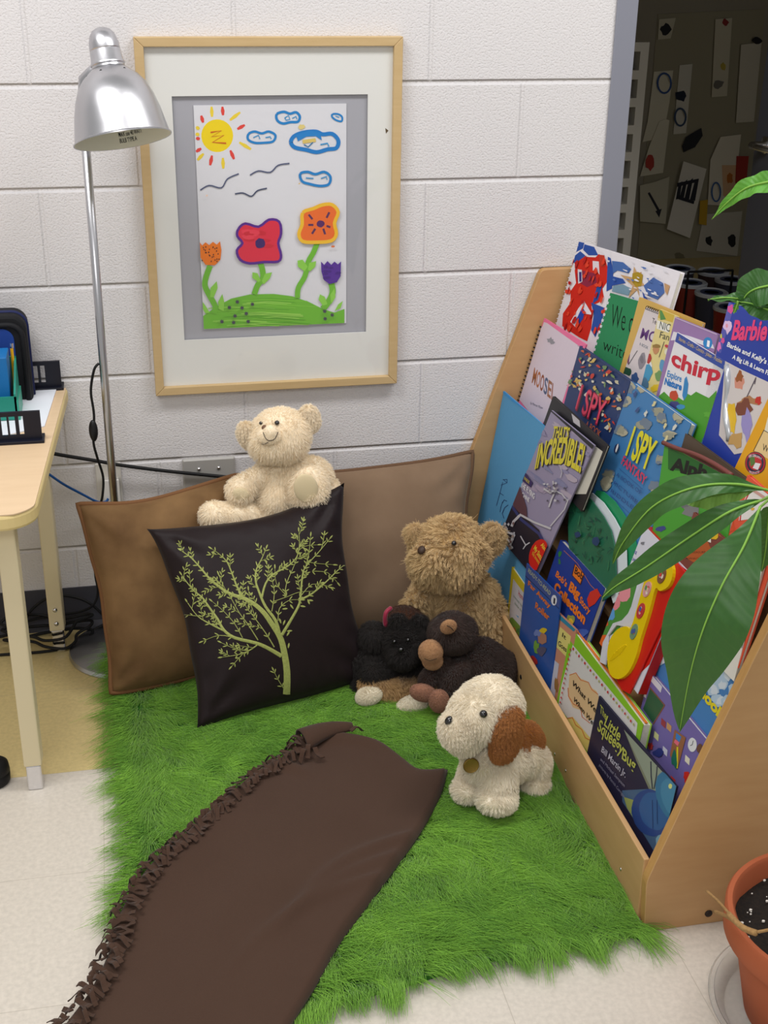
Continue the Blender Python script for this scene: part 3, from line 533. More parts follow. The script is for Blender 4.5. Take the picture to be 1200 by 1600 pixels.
# ---------------------------------------------------------------- fur
def fur_material(name, c1, c2, rough=0.75, sheen=0.3):
    m = bpy.data.materials.new(name); m.use_nodes = True; nt = m.node_tree; b = nt.nodes['Principled BSDF']; L = nt.links.new
    h = nt.nodes.new('ShaderNodeHairInfo'); x = nt.nodes.new('ShaderNodeMix'); x.data_type = 'RGBA'; x.inputs['A'].default_value = lin(c1); x.inputs['B'].default_value = lin(c2)
    L(h.outputs['Random'], x.inputs['Factor']); L(x.outputs['Result'], b.inputs['Base Color']); b.inputs['Roughness'].default_value = rough; b.inputs['Specular IOR Level'].default_value = 0.25
    b.inputs['Sheen Weight'].default_value = sheen; return m
def hair(name, pos, rad, m, parent, tone=None):       # pos (n, k, 3) world, rad (n, k)
    n, k, _ = pos.shape; c = pos.reshape(-1, 3).mean(0)
    hc = bpy.data.hair_curves.new(name); hc.add_curves([k]*n)
    hc.attributes['position'].data.foreach_set('vector', (pos-c).astype(np.float32).ravel())
    ra = hc.attributes.get('radius') or hc.attributes.new('radius', 'FLOAT', 'POINT'); ra.data.foreach_set('value', rad.astype(np.float32).ravel())
    if tone is not None: at = hc.attributes.new('tone', 'FLOAT', 'CURVE'); at.data.foreach_set('value', tone.astype(np.float32))
    hc.materials.append(m); return link(name, hc, Vector(c), parent)
def mesh_tris(o):
    me = o.data; me.calc_loop_triangles(); nv = len(me.vertices)
    co = np.empty(nv*3, np.float32); me.vertices.foreach_get('co', co); co = co.reshape(-1, 3)+np.array(WL[o.name])
    no = np.empty(nv*3, np.float32); me.vertices.foreach_get('normal', no); no = no.reshape(-1, 3)
    t = np.empty(len(me.loop_triangles)*3, np.int32); me.loop_triangles.foreach_get('vertices', t); return co, no, t.reshape(-1, 3)
def wav(p, f, seed):                      # smooth vector noise from sums of sines
    r = np.random.default_rng(seed); out = np.zeros_like(p)
    for i in range(5):
        K = r.normal(size=(3, 3))*f*(0.6+0.35*i); ph = r.uniform(0, 6.28, 3); out += np.sin(p @ K.T+ph)/(1+0.4*i)
    return out/2.2
def fur(o, n, length, rad, m, comb=(0, 0, -0.5), messy=0.35, wave=0.45, wf=60, seed=3, keep=None, name='fur', k=4, curl=0.0, parent=None, clump=0.55, cs=None):
    co, no, t = mesh_tris(o); r = np.random.default_rng(seed)
    A = co[t]; ar = np.linalg.norm(np.cross(A[:, 1]-A[:, 0], A[:, 2]-A[:, 0]), axis=1); ti = r.choice(len(t), n, p=ar/ar.sum())
    u = r.random((n, 2)); s_ = u.sum(1) > 1; u[s_] = 1-u[s_]; w = np.c_[1-u.sum(1), u]
    P = (A[ti]*w[:, :, None]).sum(1); N = (no[t][ti]*w[:, :, None]).sum(1); N /= np.linalg.norm(N, axis=1)[:, None]+1e-9
    if keep is not None: q = keep(P, N); P, N = P[q], N[q]
    n = len(P); d = N+np.array(comb)[None]+wave*wav(P, wf, seed+1)+messy*r.normal(size=(n, 3)); d -= np.minimum(0, ((d*N).sum(1)-0.25))[:, None]*N
    d /= np.linalg.norm(d, axis=1)[:, None]; L_ = length*(0.65+0.5*r.random(n)); g = np.array([0, 0, -1.0])
    pos = np.empty((n, k, 3)); 
    cv = r.normal(size=(n, 3))*curl
    for i in range(k):
        s = i/(k-1); pos[:, i] = P-N*0.0008+d*(L_*s)[:, None]+g*(L_*s*s*0.22)[:, None]+cv*(L_*s*s)[:, None]
    cs = cs or length*0.5; ck = np.floor(P/cs+0.4*wav(P, 90, seed+9)).astype(np.int64); key = ck[:, 0]*73856093 ^ ck[:, 1]*19349663 ^ ck[:, 2]*83492791
    uq, inv = np.unique(key, return_inverse=True); inv = inv.ravel(); tip = np.stack([np.bincount(inv, pos[:, -1, a])/np.bincount(inv) for a in range(3)], 1)[inv]
    for i in range(1, k): pos[:, i] += (tip-pos[:, -1] if i < k-1 else tip-pos[:, -1])*(clump*(i/(k-1))**1.6)
    rd = np.tile(np.linspace(1, 0.35, k), (n, 1))*rad
    return hair(name, pos, rd, m, parent or o)
def cam_ray_hit(bvh, px, py):
    v = ray(px, py).normalized(); h = bvh.ray_cast(CP, v); return (h[0], h[1] if h[1].dot(v) < 0 else -h[1]) if h[0] is not None else (None, None)
def bvh_of(o):
    co, no, t = mesh_tris(o); return BVHTree.FromPolygons([tuple(c) for c in co], [tuple(int(i) for i in q) for q in t])
# ---------------------------------------------------------------- the green rug
RUG_Z = 0.012
RPX = [(172, 1080), (168, 1150), (176, 1215), (186, 1270), (188, 1320), (182, 1380), (172, 1430), (200, 1560), (300, 1640), (440, 1605), (520, 1580), (620, 1556), (720, 1525), (800, 1505), (880, 1492), (1000, 1468)]
rp = [onz(x, y, RUG_Z) for x, y in RPX]
rp = [(p.x+(0.032 if k < 8 else -0.02 if k > 13 else 0), p.y+(0.022 if k > 6 else 0)) for k, p in enumerate(rp)]+[(0.575, -1.215), (0.568, -0.9), (0.568, -0.5), (0.565, -0.12), (0.2, -0.10), (-0.2, -0.13), (-0.265, -0.2)]
rp = [tuple(q) for q in smooth(rp, 3, True)]
rb = MB().prism([Vector((x, y, 0.001)) for x, y in rp], (0, 0, RUG_Z))
rug = tag(rb.build('shag_rug', mat('rug_backing', (44, 104, 22), 0.9)), 'bright green shaggy faux fur rug spread on the tiled floor', 'rug')
RP = np.array(rp)
def inside(P, Q):
    x, y = P[:, 0], P[:, 1]; r = np.zeros(len(P), bool); j = len(Q)-1
    for i in range(len(Q)):
        c = ((Q[i, 1] > y) != (Q[j, 1] > y)) & (x < (Q[j, 0]-Q[i, 0])*(y-Q[i, 1])/(Q[j, 1]-Q[i, 1]+1e-12)+Q[i, 0]); r ^= c; j = i
    return r
BL = [(478, 1148), (430, 1185), (385, 1215), (330, 1262), (275, 1312), (228, 1352), (200, 1392), (180, 1432), (168, 1480), (138, 1540), (95, 1600), (50, 1660)]
BR = [(700, 1193), (690, 1228), (660, 1285), (620, 1342), (577, 1400), (532, 1460), (492, 1530), (446, 1600), (400, 1670)]
BT = [(478, 1148), (500, 1140), (540, 1141), (585, 1150), (625, 1172), (655, 1192), (700, 1193)]
BZ = 0.044
def path(pxs, z): return [Vector(q) for q in smooth([tuple(onz(x, y, z)) for x, y in pxs], 6)]
def samp(P, s):
    L_ = [0]
    for a, b in zip(P, P[1:]): L_.append(L_[-1]+(b-a).length)
    x = s*L_[-1]
    for i in range(len(P)-1):
        if x <= L_[i+1]: return P[i].lerp(P[i+1], (x-L_[i])/max(1e-9, L_[i+1]-L_[i]))
    return P[-1].copy()
pl_, pr_, pt_ = path(BL, BZ), path(BR, BZ), path(BT, BZ)
pb_ = [pl_[-1], pl_[-1].lerp(pr_[-1], 0.5), pr_[-1]]
blk_poly = np.array([(p.x, p.y) for p in pt_+pr_[1:]+pl_[::-1]]); bc_ = blk_poly.mean(0); blk_in = bc_+(blk_poly-bc_)*0.90
def edge_info(P):
    best = np.full(len(P), 9.0); vec = np.zeros((len(P), 2)); n = len(RP)
    for i in range(n):
        a, b = RP[i], RP[(i+1) % n]; ab = b-a; t = np.clip(((P-a)@ab)/(ab@ab+1e-12), 0, 1); q = a+t[:, None]*ab; d = q-P; l = np.linalg.norm(d, axis=1); m = l < best
        best[m] = l[m]; vec[m] = d[m]/(l[m, None]+1e-9)
    return best, vec
def rug_hair(n, seed, L0, w, z0=RUG_Z, CS=0.034):
    r = np.random.default_rng(seed); x0, y0 = RP.min(0); x1, y1 = RP.max(0)
    P = np.c_[r.uniform(x0, x1, n), r.uniform(y0, y1, n)]; P = P[inside(P, RP) & ~inside(P, blk_in)]
    P3 = np.c_[P, np.full(len(P), z0)]; n = len(P)
    cell = np.floor(P/CS+wav(P3, 12, 5)[:, :2]*1.1); hsh = np.sin(cell[:, 0]*127.1+cell[:, 1]*311.7)*43758.5453; hsh -= np.floor(hsh); h2 = np.sin(cell[:, 0]*269.5+cell[:, 1]*183.3)*43758.5453; h2 -= np.floor(h2)
    big = wav(P3, 4, 11); mid = wav(P3, 14, 12); ang = -1.5+1.3*big[:, 0]+0.8*mid[:, 0]+1.5*(hsh-0.5)+0.20*r.normal(size=n)
    lay = np.clip(0.95+0.22*big[:, 1]+0.35*(h2-0.5), 0.45, 1.25)
    H = np.c_[np.cos(ang), np.sin(ang)]; d, vec = edge_info(P); k_ = np.clip(1-d/0.05, 0, 1)[:, None]*(P[:, 0] < 0.5)[:, None]
    H = H*(1-0.85*k_)+vec*1.1*k_; H /= np.linalg.norm(H, axis=1)[:, None]+1e-9
    ctr = (cell+0.5)*CS; L_ = L0*(0.55+0.6*r.random(n))*(0.85+0.3*h2)
    k = 7; pos = np.empty((n, k, 3)); pull = np.clip(0.4*(ctr+H*0.03-P), -0.014, 0.014); c2 = r.normal(size=(n, 2))*0.12; curl = (hsh-0.5)[:, None]*np.c_[-H[:, 1], H[:, 0]]*0.9
    for i in range(k):
        s = i/(k-1)
        pos[:, i, :2] = P+H*(L_*lay*(s*0.45+0.55*s*s))[:, None]+pull*s*s+(c2+curl)*(L_*s*s)[:, None]
        pos[:, i, 2] = z0-0.002+L_*np.sin(s*2.2)*0.55*(1.3-0.75*lay)+0.0015*r.normal(size=n)*s
    out = ~inside(pos[:, -1, :2], RP); pos[out, :, 2] = np.maximum(0.002, pos[out, :, 2]-np.linspace(0, 1, k)[None, :]**2*0.012)
    pos[:, :, 2] = np.clip(pos[:, :, 2], 0.0015, 0.040)
    pos[:, :, 0] = np.where(pos[:, :, 1] > -1.22, np.minimum(pos[:, :, 0], 0.574-0.002*r.random((n, 1))), pos[:, :, 0])
    return pos, np.tile(np.array([1, 1, 0.95, 0.85, 0.7, 0.5, 0.25]), (n, 1))*w, np.clip(0.45*r.random(n)+0.35*h2+0.28*(0.5+0.5*mid[:, 1]), 0, 1)
p1, r1, t1 = rug_hair(120000, 21, 0.050, 0.00050)
p2, r2, t2 = rug_hair(30000, 22, 0.060, 0.00036, CS=0.05)
RF = fur_material('green_fur', (56, 114, 14), (140, 194, 60), 0.6, 0.3)
_nt = RF.node_tree; _a = _nt.nodes.new('ShaderNodeAttribute'); _a.attribute_name = 'tone'; _x = [q for q in _nt.nodes if q.type == 'MIX'][0]; _nt.links.new(_a.outputs['Fac'], _x.inputs['Factor'])
fo = hair('fur_pile', np.concatenate([p1, p2]), np.concatenate([r1, r2]), RF, rug, np.concatenate([t1, t2])); fo['kind'] = 'stuff'
# ---------------------------------------------------------------- brown blanket
FLEECE = mat('brown_fleece', (74, 55, 45), 0.95, noise=(7, 0.35, (66, 48, 38)), bump=(420, 0.25, 0.001), sheen=0.12, spec=0.1)
bl = thing('fleece_blanket', 'chocolate brown fleece blanket with knotted fringe, folded flat across the green rug', 'blanket', tuple(pl_[8].lerp(pr_[8], 0.5)*1.0))
NU, NV = 56, 90
def bsurf(u, v):
    L_, R_ = samp(pl_, v), samp(pr_, v); T_, B_ = samp(pt_, u), samp(pb_, u)
    p = L_*(1-u)+R_*u+T_*(1-v)+B_*v-((pl_[0]*(1-u)+pr_[0]*u)*(1-v)+(pl_[-1]*(1-u)+pr_[-1]*u)*v)
    return p
def bheight(p, u, v):
    e = min(u*1.0/0.05, (1-u)/0.035, v/0.04, 1); e = math.sqrt(max(0, 1-(1-e)**2))
    x, y = p.x, p.y
    w = 0.004*math.sin(9*x+6*y+1.2)+0.0025*math.sin(23*x-14*y)
    # soft folds running towards the lower right, and a hump at the top
    def ridge(cx, cy, ang, wid, ln, h):
        dx, dy = x-cx, y-cy; a = dx*math.cos(ang)+dy*math.sin(ang); b = -dx*math.sin(ang)+dy*math.cos(ang)+0.25*a*a/ln
        return h*math.exp(-(b/wid)**2-(a/ln)**4)
    w += ridge(0.14, -0.62, -0.25, 0.016, 0.16, 0.010)+ridge(0.20, -0.56, -0.2, 0.022, 0.10, 0.016)+ridge(0.15, -0.98, 0.45, 0.012, 0.16, 0.007)+ridge(0.12, -1.03, 0.45, 0.012, 0.18, 0.006)+ridge(0.07, -1.08, 0.4, 0.012, 0.2, 0.006)
    w += ridge(0.0, -0.72, 0.6, 0.010, 0.05, 0.007)+ridge(0.05, -0.70, -0.5, 0.014, 0.05, 0.006)
    w += 0.018*math.exp(-((u-0.12)/0.12)**2-(v/0.05)**2)
    return 0.030+e*(0.015+w)
bm_ = MB(); top = []; bot = []
for j in range(NV+1):
    for i in range(NU+1):
        u, v = i/NU, j/NV; p = bsurf(u, v); top.append(Vector((p.x, p.y, bheight(p, u, v)))); bot.append(Vector((p.x, p.y, 0.024)))
n1 = NU+1; fs = []
for j in range(NV):
    for i in range(NU): a = j*n1+i; fs.append((a, a+1, a+n1+1, a+n1)); b = a+len(top); fs.append((b, b+n1, b+n1+1, b+1))
o2 = len(top)
for j in range(NV): a = j*n1; fs.append((a, a+n1, a+n1+o2, a+o2)); a = j*n1+NU; fs.append((a, a+o2, a+n1+o2, a+n1))
for i in range(NU): a = i; fs.append((a, a+o2, a+1+o2, a+1)); a = NV*n1+i; fs.append((a, a+1, a+1+o2, a+o2))
bm_.add(top+bot, fs); bm_.build('folded_cloth', FLEECE, bl, smooth=True)
def strip(mb, p, d, ln, w, droop, rnd, z0):
    nn = 6; s_ = Vector((-d.y, d.x, 0)).normalized(); L_, R_ = [], []
    cur = rnd.uniform(-0.5, 0.5); zz = rnd.uniform(0.0, 0.006); tw = rnd.uniform(-0.5, 0.5)
    up = Vector((0, 0, 1))
    for i in range(nn):
        s = i/(nn-1); c = p+d*ln*s+s_*cur*ln*s*s*0.6; c.z = z0+zz*math.sin(3*s)+0.004*math.sin(s*5+cur*6)-droop*s*s
        c.z = max(c.z, 0.02 if c.x > -0.26 and c.y > -1.25 else 0.004); sv = (s_*math.cos(tw*s*2)+up*math.sin(tw*s*2))
        L_.append(c+sv*w/2); R_.append(c-sv*w/2)
    dz = Vector((0, 0, -0.0022)); vs = L_+R_+[q+dz for q in L_]+[q+dz for q in R_]; N = nn; f = []
    for i in range(nn-1):
        f += [(i, i+1, N+i+1, N+i), (2*N+i, 3*N+i, 3*N+i+1, 2*N+i+1), (i, 2*N+i, 2*N+i+1, i+1), (N+i, N+i+1, 3*N+i+1, 3*N+i)]
    f += [(N-1, 3*N-1, 4*N-1, 2*N-1), (0, N, 3*N, 2*N)]
    mb.add(vs, f)
fr_ = MB(); rnd = random.Random(5)
for layer in range(2):
    m_ = 92
    for k in range(m_):
        s = (k+rnd.uniform(-.2, .2))/m_; s = max(0, min(1, s)); p = samp(pl_, s); q = samp(pl_, min(1, s+0.01)); tdir = (q-p).normalized() if (q-p).length > 1e-6 else Vector((0, -1, 0))
        out = Vector((tdir.y, -tdir.x, 0)); 
        if out.x > 0: out = -out
        d = (out*rnd.uniform(0.6, 1.0)-tdir*rnd.uniform(-0.2, 0.9)).normalized()
        if layer == 0: strip(fr_, p-out*0.004, d, rnd.uniform(0.014, 0.028), rnd.uniform(0.006, 0.009), 0.014, rnd, 0.046)
        else: strip(fr_, p-out*rnd.uniform(0.03, 0.042), d, rnd.uniform(0.028, 0.038), rnd.uniform(0.006, 0.009), 0.002, rnd, 0.053)
fro = fr_.build('fringe', FLEECE, bl, weld=False); fro['kind'] = 'stuff'
# turned-over corner at the top
cf = MB(); a_ = onz(470, 1172, 0.05); rows = []
for j in range(9):
    s = j/8; c = onz(472+78*s, 1160-22*s-6*math.sin(3.1*s), 0.05); w_ = 0.030*(1-0.75*s); row = []
    for i in range(9):
        a = math.pi*(i/8)*1.05; row.append(c+Vector((0.25*w_*math.cos(a), -w_*math.cos(a), 0.020*math.sin(a)*(1-0.5*s))))
    rows.append(row)
cf.add([p for r in rows for p in r], [(j*9+i, j*9+i+1, (j+1)*9+i+1, (j+1)*9+i) for j in range(8) for i in range(8)])
co_ = cf.build('turned_corner', FLEECE, bl, smooth=True, weld=False); sm = co_.modifiers.new('solid', 'SOLIDIFY'); sm.thickness = 0.003
for k, (x, y, dx, dy) in enumerate(((482, 1166, -.3, -1), (476, 1172, -.6, -1), (492, 1170, .2, -1), (548, 1140, 1, .5), (470, 1160, -1, -.4), (474, 1152, -1, .2), (500, 1142, -.2, 1))):
    m1 = MB(); strip(m1, onz(x, y, 0.06), Vector((dx, dy, 0)).normalized(), 0.026, 0.009, 0.01, rnd, 0.062); m1.build('fringe_knot', FLEECE, bl, weld=False)
# ---------------------------------------------------------------- cushions
def cushion(name, label, C4, T, mats, nrm_hint, pinch=0.07, pip=None, wr=0.004, seed=1, N=44, puff=0.5, sag=0.0, mb_name='cushion_cover', shape=None, cr=0.025):
    TL, TR, BR_, BL_ = [Vector(c) for c in C4]; ctr = (TL+TR+BR_+BL_)/4
    nrm = (TR-TL).cross(BL_-TL).normalized()
    if nrm.dot(Vector(nrm_hint)) < 0: nrm = -nrm
    rr_ = random.Random(seed); ph = [rr_.uniform(0, 6.28) for _ in range(8)]
    def base(u, v):
        uu = 0.5+(u-0.5)*(1-pinch*math.sin(math.pi*v)**0.8*(abs(2*u-1)**1.5)); vv = 0.5+(v-0.5)*(1-pinch*(0.15 if v > 0.5 else 1)*math.sin(math.pi*u)**0.8*(abs(2*v-1)**1.5))
        cr_ = 1-cr*abs((2*u-1)*(2*v-1))**9; uu = 0.5+(uu-0.5)*cr_; vv = 0.5+(vv-0.5)*cr_; wb = 0.006*math.sin(math.pi*u)*math.sin(math.pi*v+0.3)
        uu += wb*math.sin(9*v+ph[5])+0.004*math.sin(17*v+ph[6]); vv += 0.006*math.sin(8*u+ph[7])*(abs(2*v-1)**2)
        p = (TL*(1-uu)+TR*uu)*(1-vv)+(BL_*(1-uu)+BR_*uu)*vv
        if shape: p = p+shape(u, v, nrm)
        return p-nrm*sag*math.sin(math.pi*v)*math.sin(math.pi*u)
    def th(u, v):
        a = max(0, math.sin(math.pi*u))*max(0, math.sin(math.pi*v)); h = T/2*a**puff
        e = min(1, 5*min(u, 1-u, v, 1-v))
        edge = max(0, 1-6*min(u, 1-u, v, 1-v))
        w = wr*a**0.4*(math.sin(7*u+ph[0]+2*math.sin(5*v+ph[1]))*0.5+0.5*math.sin(11*v+ph[2]+3*math.sin(4*u+ph[3])))
        w += wr*0.9*math.sin(46*(u if min(v, 1-v) < min(u, 1-u) else v)+ph[4]+3*math.sin(9*u))*(math.exp(-((min(u, 1-u, v, 1-v)-0.05)/0.05)**2))
        # soft pulls running in from each corner
        for cx, cy, q in ((0, 0, 0), (1, 0, 1), (1, 1, 2), (0, 1, 3)):
            dx, dy = abs(u-cx), abs(v-cy); rr2 = math.hypot(dx, dy)
            w += wr*1.3*math.sin(math.atan2(dy, dx)*9+ph[q])*math.exp(-((rr2-0.16)/0.12)**2)
        return h+w*e
    mb = MB(); n = N+1
    def grid(sg):
        return [base(i/N, j/N)+nrm*sg*th(i/N, j/N) for j in range(n) for i in range(n)]
    F, B = grid(1), grid(-1)
    mb.add(F+B, [(j*n+i, j*n+i+1, (j+1)*n+i+1, (j+1)*n+i) for j in range(N) for i in range(N)]+[(n*n+j*n+i, n*n+(j+1)*n+i, n*n+(j+1)*n+i+1, n*n+j*n+i+1) for j in range(N) for i in range(N)])
    for v in mb.v: v.z = max(v.z, 0.016)
    if pip is None:
        o = mb.build(name, mats, None, smooth=True); tag(o, label, 'cushion'); root = o; body_ = o
    else:
        root = thing(name, label, 'cushion', (ctr.x, ctr.y, 0.02)); body_ = mb.build(mb_name, mats, root, smooth=True)
        rim = [base(i/N, 0) for i in range(N)]+[base(1, j/N) for j in range(N)]+[base(1-i/N, 1) for i in range(N)]+[base(0, 1-j/N) for j in range(N)]
        for p in rim: p.z = max(p.z, 0.02)
        MB().tube(rim, 0.0052, 10, closed=True).build('piping', pip, root, smooth=True)
    return root, body_
def suede(name, c, c2, c3):
    m = mat(name, c, 0.8, noise=(9, 0.9, c2), bump=(160, 0.12, 0.001), sheen=0.6, spec=0.15); m.node_tree.nodes['Principled BSDF'].inputs['Sheen Tint'].default_value = lin(c3); return m
SU1 = suede('brown_suede', (132, 102, 68), (82, 58, 36), (160, 125, 90)); SU2 = suede('taupe_suede', (132, 109, 88), (118, 96, 76), (170, 145, 120))
PI1 = mat('brown_piping', (120, 82, 50), 0.8, bump=(300, 0.3, 0.001)); PI2 = mat('dark_piping', (104, 76, 54), 0.8, bump=(300, 0.3, 0.001))
Y = ony
c1 = [Y(117, 786, -0.205), Y(374, 736, -0.15), onz(440, 1035, 0.04), onz(172, 1088, 0.022)]
c1[2] = Vector((0.08, -0.29, 0.03))
cushion('scatter_cushion', 'brown suede cushion with piping leaning on the wall, left of the dark tree cushion', c1, 0.14, SU1, (0, -1, 0.3), 0.11, PI1, seed=3, sag=0.0, wr=0.006, puff=0.42)
c2_ = [Y(428, 735, -0.045), Y(743, 700, -0.06), onz(800, 1000, 0.05), onz(470, 1015, 0.05)]
c2_[2] = Vector((0.555, -0.235, 0.03)); c2_[3] = Vector((0.13, -0.23, 0.03))
cushion('scatter_cushion', 'light taupe cushion with dark piping in the corner behind the shaggy tan bear', c2_, 0.13, SU2, (0, -1, 0.3), 0.11, PI2, seed=9, wr=0.005, puff=0.42)
SAT = mat('dark_brown_satin', (31, 21, 23), 0.55, bump=(30, 0.25, 0.004), sheen=0.04, spec=0.25)
c3 = [Y(229, 826, -0.300), Y(538, 756, -0.245), onz(600, 1060, 0.03), onz(309, 1139, 0.022)]
c3[2] = Vector((0.285, -0.405, 0.03))
tr_root, tr_body = cushion('tree_cushion', 'dark brown satin cushion embroidered with a pale green tree, front of the cushion pile', c3, 0.14, SAT, (0, -1, 0.3), 0.135, PI2, seed=5, wr=0.007, puff=0.45, cr=0.0)
bpy.data.objects.remove([o for o in tr_root.children if o.name.startswith('piping')][0])
# embroidered tree: thread lines lying on the cushion's face
bv = bvh_of(tr_body)
THR = mat('pale_green_thread', (164, 170, 92), 0.6, noise=(300, 0.6, (120, 130, 58)), sheen=0.3)
em = MB(); TX = lambda x, y: (270+x/4.138, 820+y/4.138)
def emb(pts, w0, w1):
    pts = smooth(pts, 3); n = len(pts); L_, R_ = [], []
    for i, (x, y) in enumerate(pts):
        a = pts[max(0, i-1)]; b = pts[min(n-1, i+1)]; dx, dy = b[0]-a[0], b[1]-a[1]; l = math.hypot(dx, dy) or 1; w = w0+(w1-w0)*i/(n-1)
        nx, ny = -dy/l*w/2, dx/l*w/2
        h1, n1_ = cam_ray_hit(bv, *TX(x+nx, y+ny)); h2, n2_ = cam_ray_hit(bv, *TX(x-nx, y-ny)); h3, n3 = cam_ray_hit(bv, *TX(x, y))
        if h1 is None or h2 is None or h3 is None: continue
        L_.append(h1+n3*0.0004); R_.append(h2+n3*0.0004); 
        em_mid.append(h3+n3*0.0016) if False else None
    m = len(L_)
    if m < 2: return
    vs = []; 
    for i in range(m):
        c = (L_[i]+R_[i])/2; nn = (R_[i]-L_[i]).cross((L_[min(m-1, i+1)]-L_[max(0, i-1)]));
        nn = nn.normalized() if nn.length > 0 else Vector((0, -1, 0))
        if nn.y > 0: nn = -nn
        vs += [L_[i], c+nn*0.0014, R_[i]]
    em.add(vs, [(3*i+j, 3*i+j+1, 3*i+3+j+1, 3*i+3+j) for i in range(m-1) for j in range(2)])
def leafe(x, y, ang, ln=30, w=8):
    dx, dy = math.cos(ang), math.sin(ang); P = []
    for s, q in ((0, 0), (0.3, 0.8), (0.6, 1), (0.85, 0.6), (1, 0), (0.85, -0.6), (0.6, -1), (0.3, -0.8)):
        px_, py_ = x+dx*ln*s-dy*w*q/2, y+dy*ln*s+dx*w*q/2; h, nn = cam_ray_hit(bv, *TX(px_, py_))
        if h is None: return
        P.append(h+nn*0.0007)
    h, nn = cam_ray_hit(bv, *TX(x+dx*ln*.5, y+dy*ln*.5))
    if h is None: return
    P.append(h+nn*0.0018); em.add(P, [(i, (i+1) % 8, 8) for i in range(8)])
er = random.Random(12)
def twig(x, y, ang, ln, w=4, depth=0, leaves=True):
    n = max(3, int(ln/22)); pts = [(x, y)]; a = ang; bend = er.uniform(-0.10, 0.10)
    for i in range(n): a += bend+er.uniform(-0.08, 0.08); x += math.cos(a)*ln/n; y += math.sin(a)*ln/n; pts.append((x, y))
    emb(pts, w, 2.2)
    if leaves:
        for i in range(1, len(pts)):
            sd = 1 if i % 2 else -1; leafe(pts[i][0], pts[i][1], a+sd*er.uniform(0.5, 0.9), er.uniform(24, 36))
            if er.random() < 0.6: leafe(pts[i][0], pts[i][1], a-sd*er.uniform(0.6, 1.1), er.uniform(22, 34))
        leafe(pts[-1][0], pts[-1][1], a, 34)
BRS = [([(735, 1095), (738, 950), (715, 800), (690, 720), (640, 640), (590, 570), (530, 515), (460, 475), (380, 450), (320, 415), (240, 350), (180, 280), (120, 215), (60, 172)], 46, 4, 3),
 ([(702, 848), (620, 800), (540, 765), (400, 730), (330, 680), (290, 610), (240, 540), (190, 470), (140, 430), (90, 370), (62, 330)], 26, 4, 3),
 ([(692, 720), (665, 620), (600, 530), (560, 440), (535, 360), (540, 290), (575, 220), (600, 160)], 22, 4, 3),
 ([(455, 472), (415, 400), (385, 320), (350, 240), (300, 190), (258, 160)], 14, 3, 2),
 ([(575, 470), (600, 380), (650, 320), (740, 270), (800, 210), (818, 130), (815, 50)], 14, 3, 2),
 ([(705, 712), (760, 620), (810, 530), (825, 470), (838, 330), (860, 270), (940, 180), (1010, 95)], 20, 3, 3),
 ([(825, 485), (900, 445), (990, 370), (1060, 300), (1105, 262)], 14, 3, 2),
 ([(340, 690), (240, 640), (160, 590), (98, 505)], 12, 3, 2), ([(545, 778), (490, 815), (420, 840), (325, 855)], 9, 3, 2),
 ([(640, 500), (740, 465), (820, 435), (920, 430)], 5, 3, 0), ([(725, 470), (735, 380), (790, 250), (820, 150)], 6, 3, 2), ([(680, 620), (690, 540), (750, 490), (820, 485)], 6, 3, 1),
 ([(640, 560), (656, 450), (645, 370), (610, 260)], 6, 3, 2), ([(655, 790), (600, 700), (520, 590), (480, 540), (440, 460)], 8, 3, 2), ([(550, 745), (490, 650), (430, 570), (380, 480), (330, 400), (300, 330)], 7, 3, 3),
 ([(450, 730), (400, 640), (330, 560), (260, 500)], 6, 3, 2), ([(860, 270), (880, 180), (890, 80)], 6, 3, 1), ([(735, 460), (670, 380), (660, 290)], 5, 3, 1), ([(900, 300), (1000, 310), (1060, 370)], 5, 3, 1), ([(530, 590), (500, 500), (490, 430)], 5, 3, 1),
 ([(800, 180), (850, 140), (930, 130)], 5, 3, 1), ([(870, 240), (930, 250), (1030, 258)], 5, 3, 1), ([(820, 470), (900, 385), (1000, 400)], 5, 3, 1), ([(715, 1055), (680, 1000), (655, 950)], 6, 3, 1), ([(400, 730), (300, 715), (200, 750)], 6, 3, 1), ([(460, 825), (420, 870), (385, 910)], 5, 3, 1), ([(490, 815), (400, 800), (320, 765)], 5, 3, 1)]
for pts, w0, w1, tw in BRS:
    emb(pts, w0, w1); sp = smooth(pts, 4); n = len(sp)
    if tw:
        st = 0.45 if w0 > 15 else (0.2 if w0 > 5 else 0.1); step = {3: 2, 2: 2, 1: 3}[tw]
        for i in range(int(n*st), n-1, step):
            a = math.atan2(sp[i+1][1]-sp[i][1], sp[i+1][0]-sp[i][0]); sd = 1 if (i//step) % 2 else -1
            if w0 > 6 and er.random() < 0.5: twig(sp[i][0], sp[i][1], a+sd*er.uniform(0.4, 0.8), er.uniform(45, 95))
            else: leafe(sp[i][0], sp[i][1], a+sd*er.uniform(0.6, 0.9), er.uniform(26, 38)); leafe(sp[i][0], sp[i][1], a-sd*er.uniform(0.6, 0.9), er.uniform(24, 34))
        a = math.atan2(sp[-1][1]-sp[-3][1], sp[-1][0]-sp[-3][0]); leafe(sp[-1][0], sp[-1][1], a, 36, 10)
for x, y, a in ((735, 720, -1.0), (745, 800, -1.4), (700, 640, -1.9), (712, 650, -1.2), (735, 688, -.1), (860, 530, -3.0), (870, 480, 1.2), (870, 487, 0.1), (780, 545, -2.2), (705, 545, -.1)): leafe(x, y, a, 38, 12)
em.build('embroidered_tree', THR, tr_body, smooth=True, weld=False)

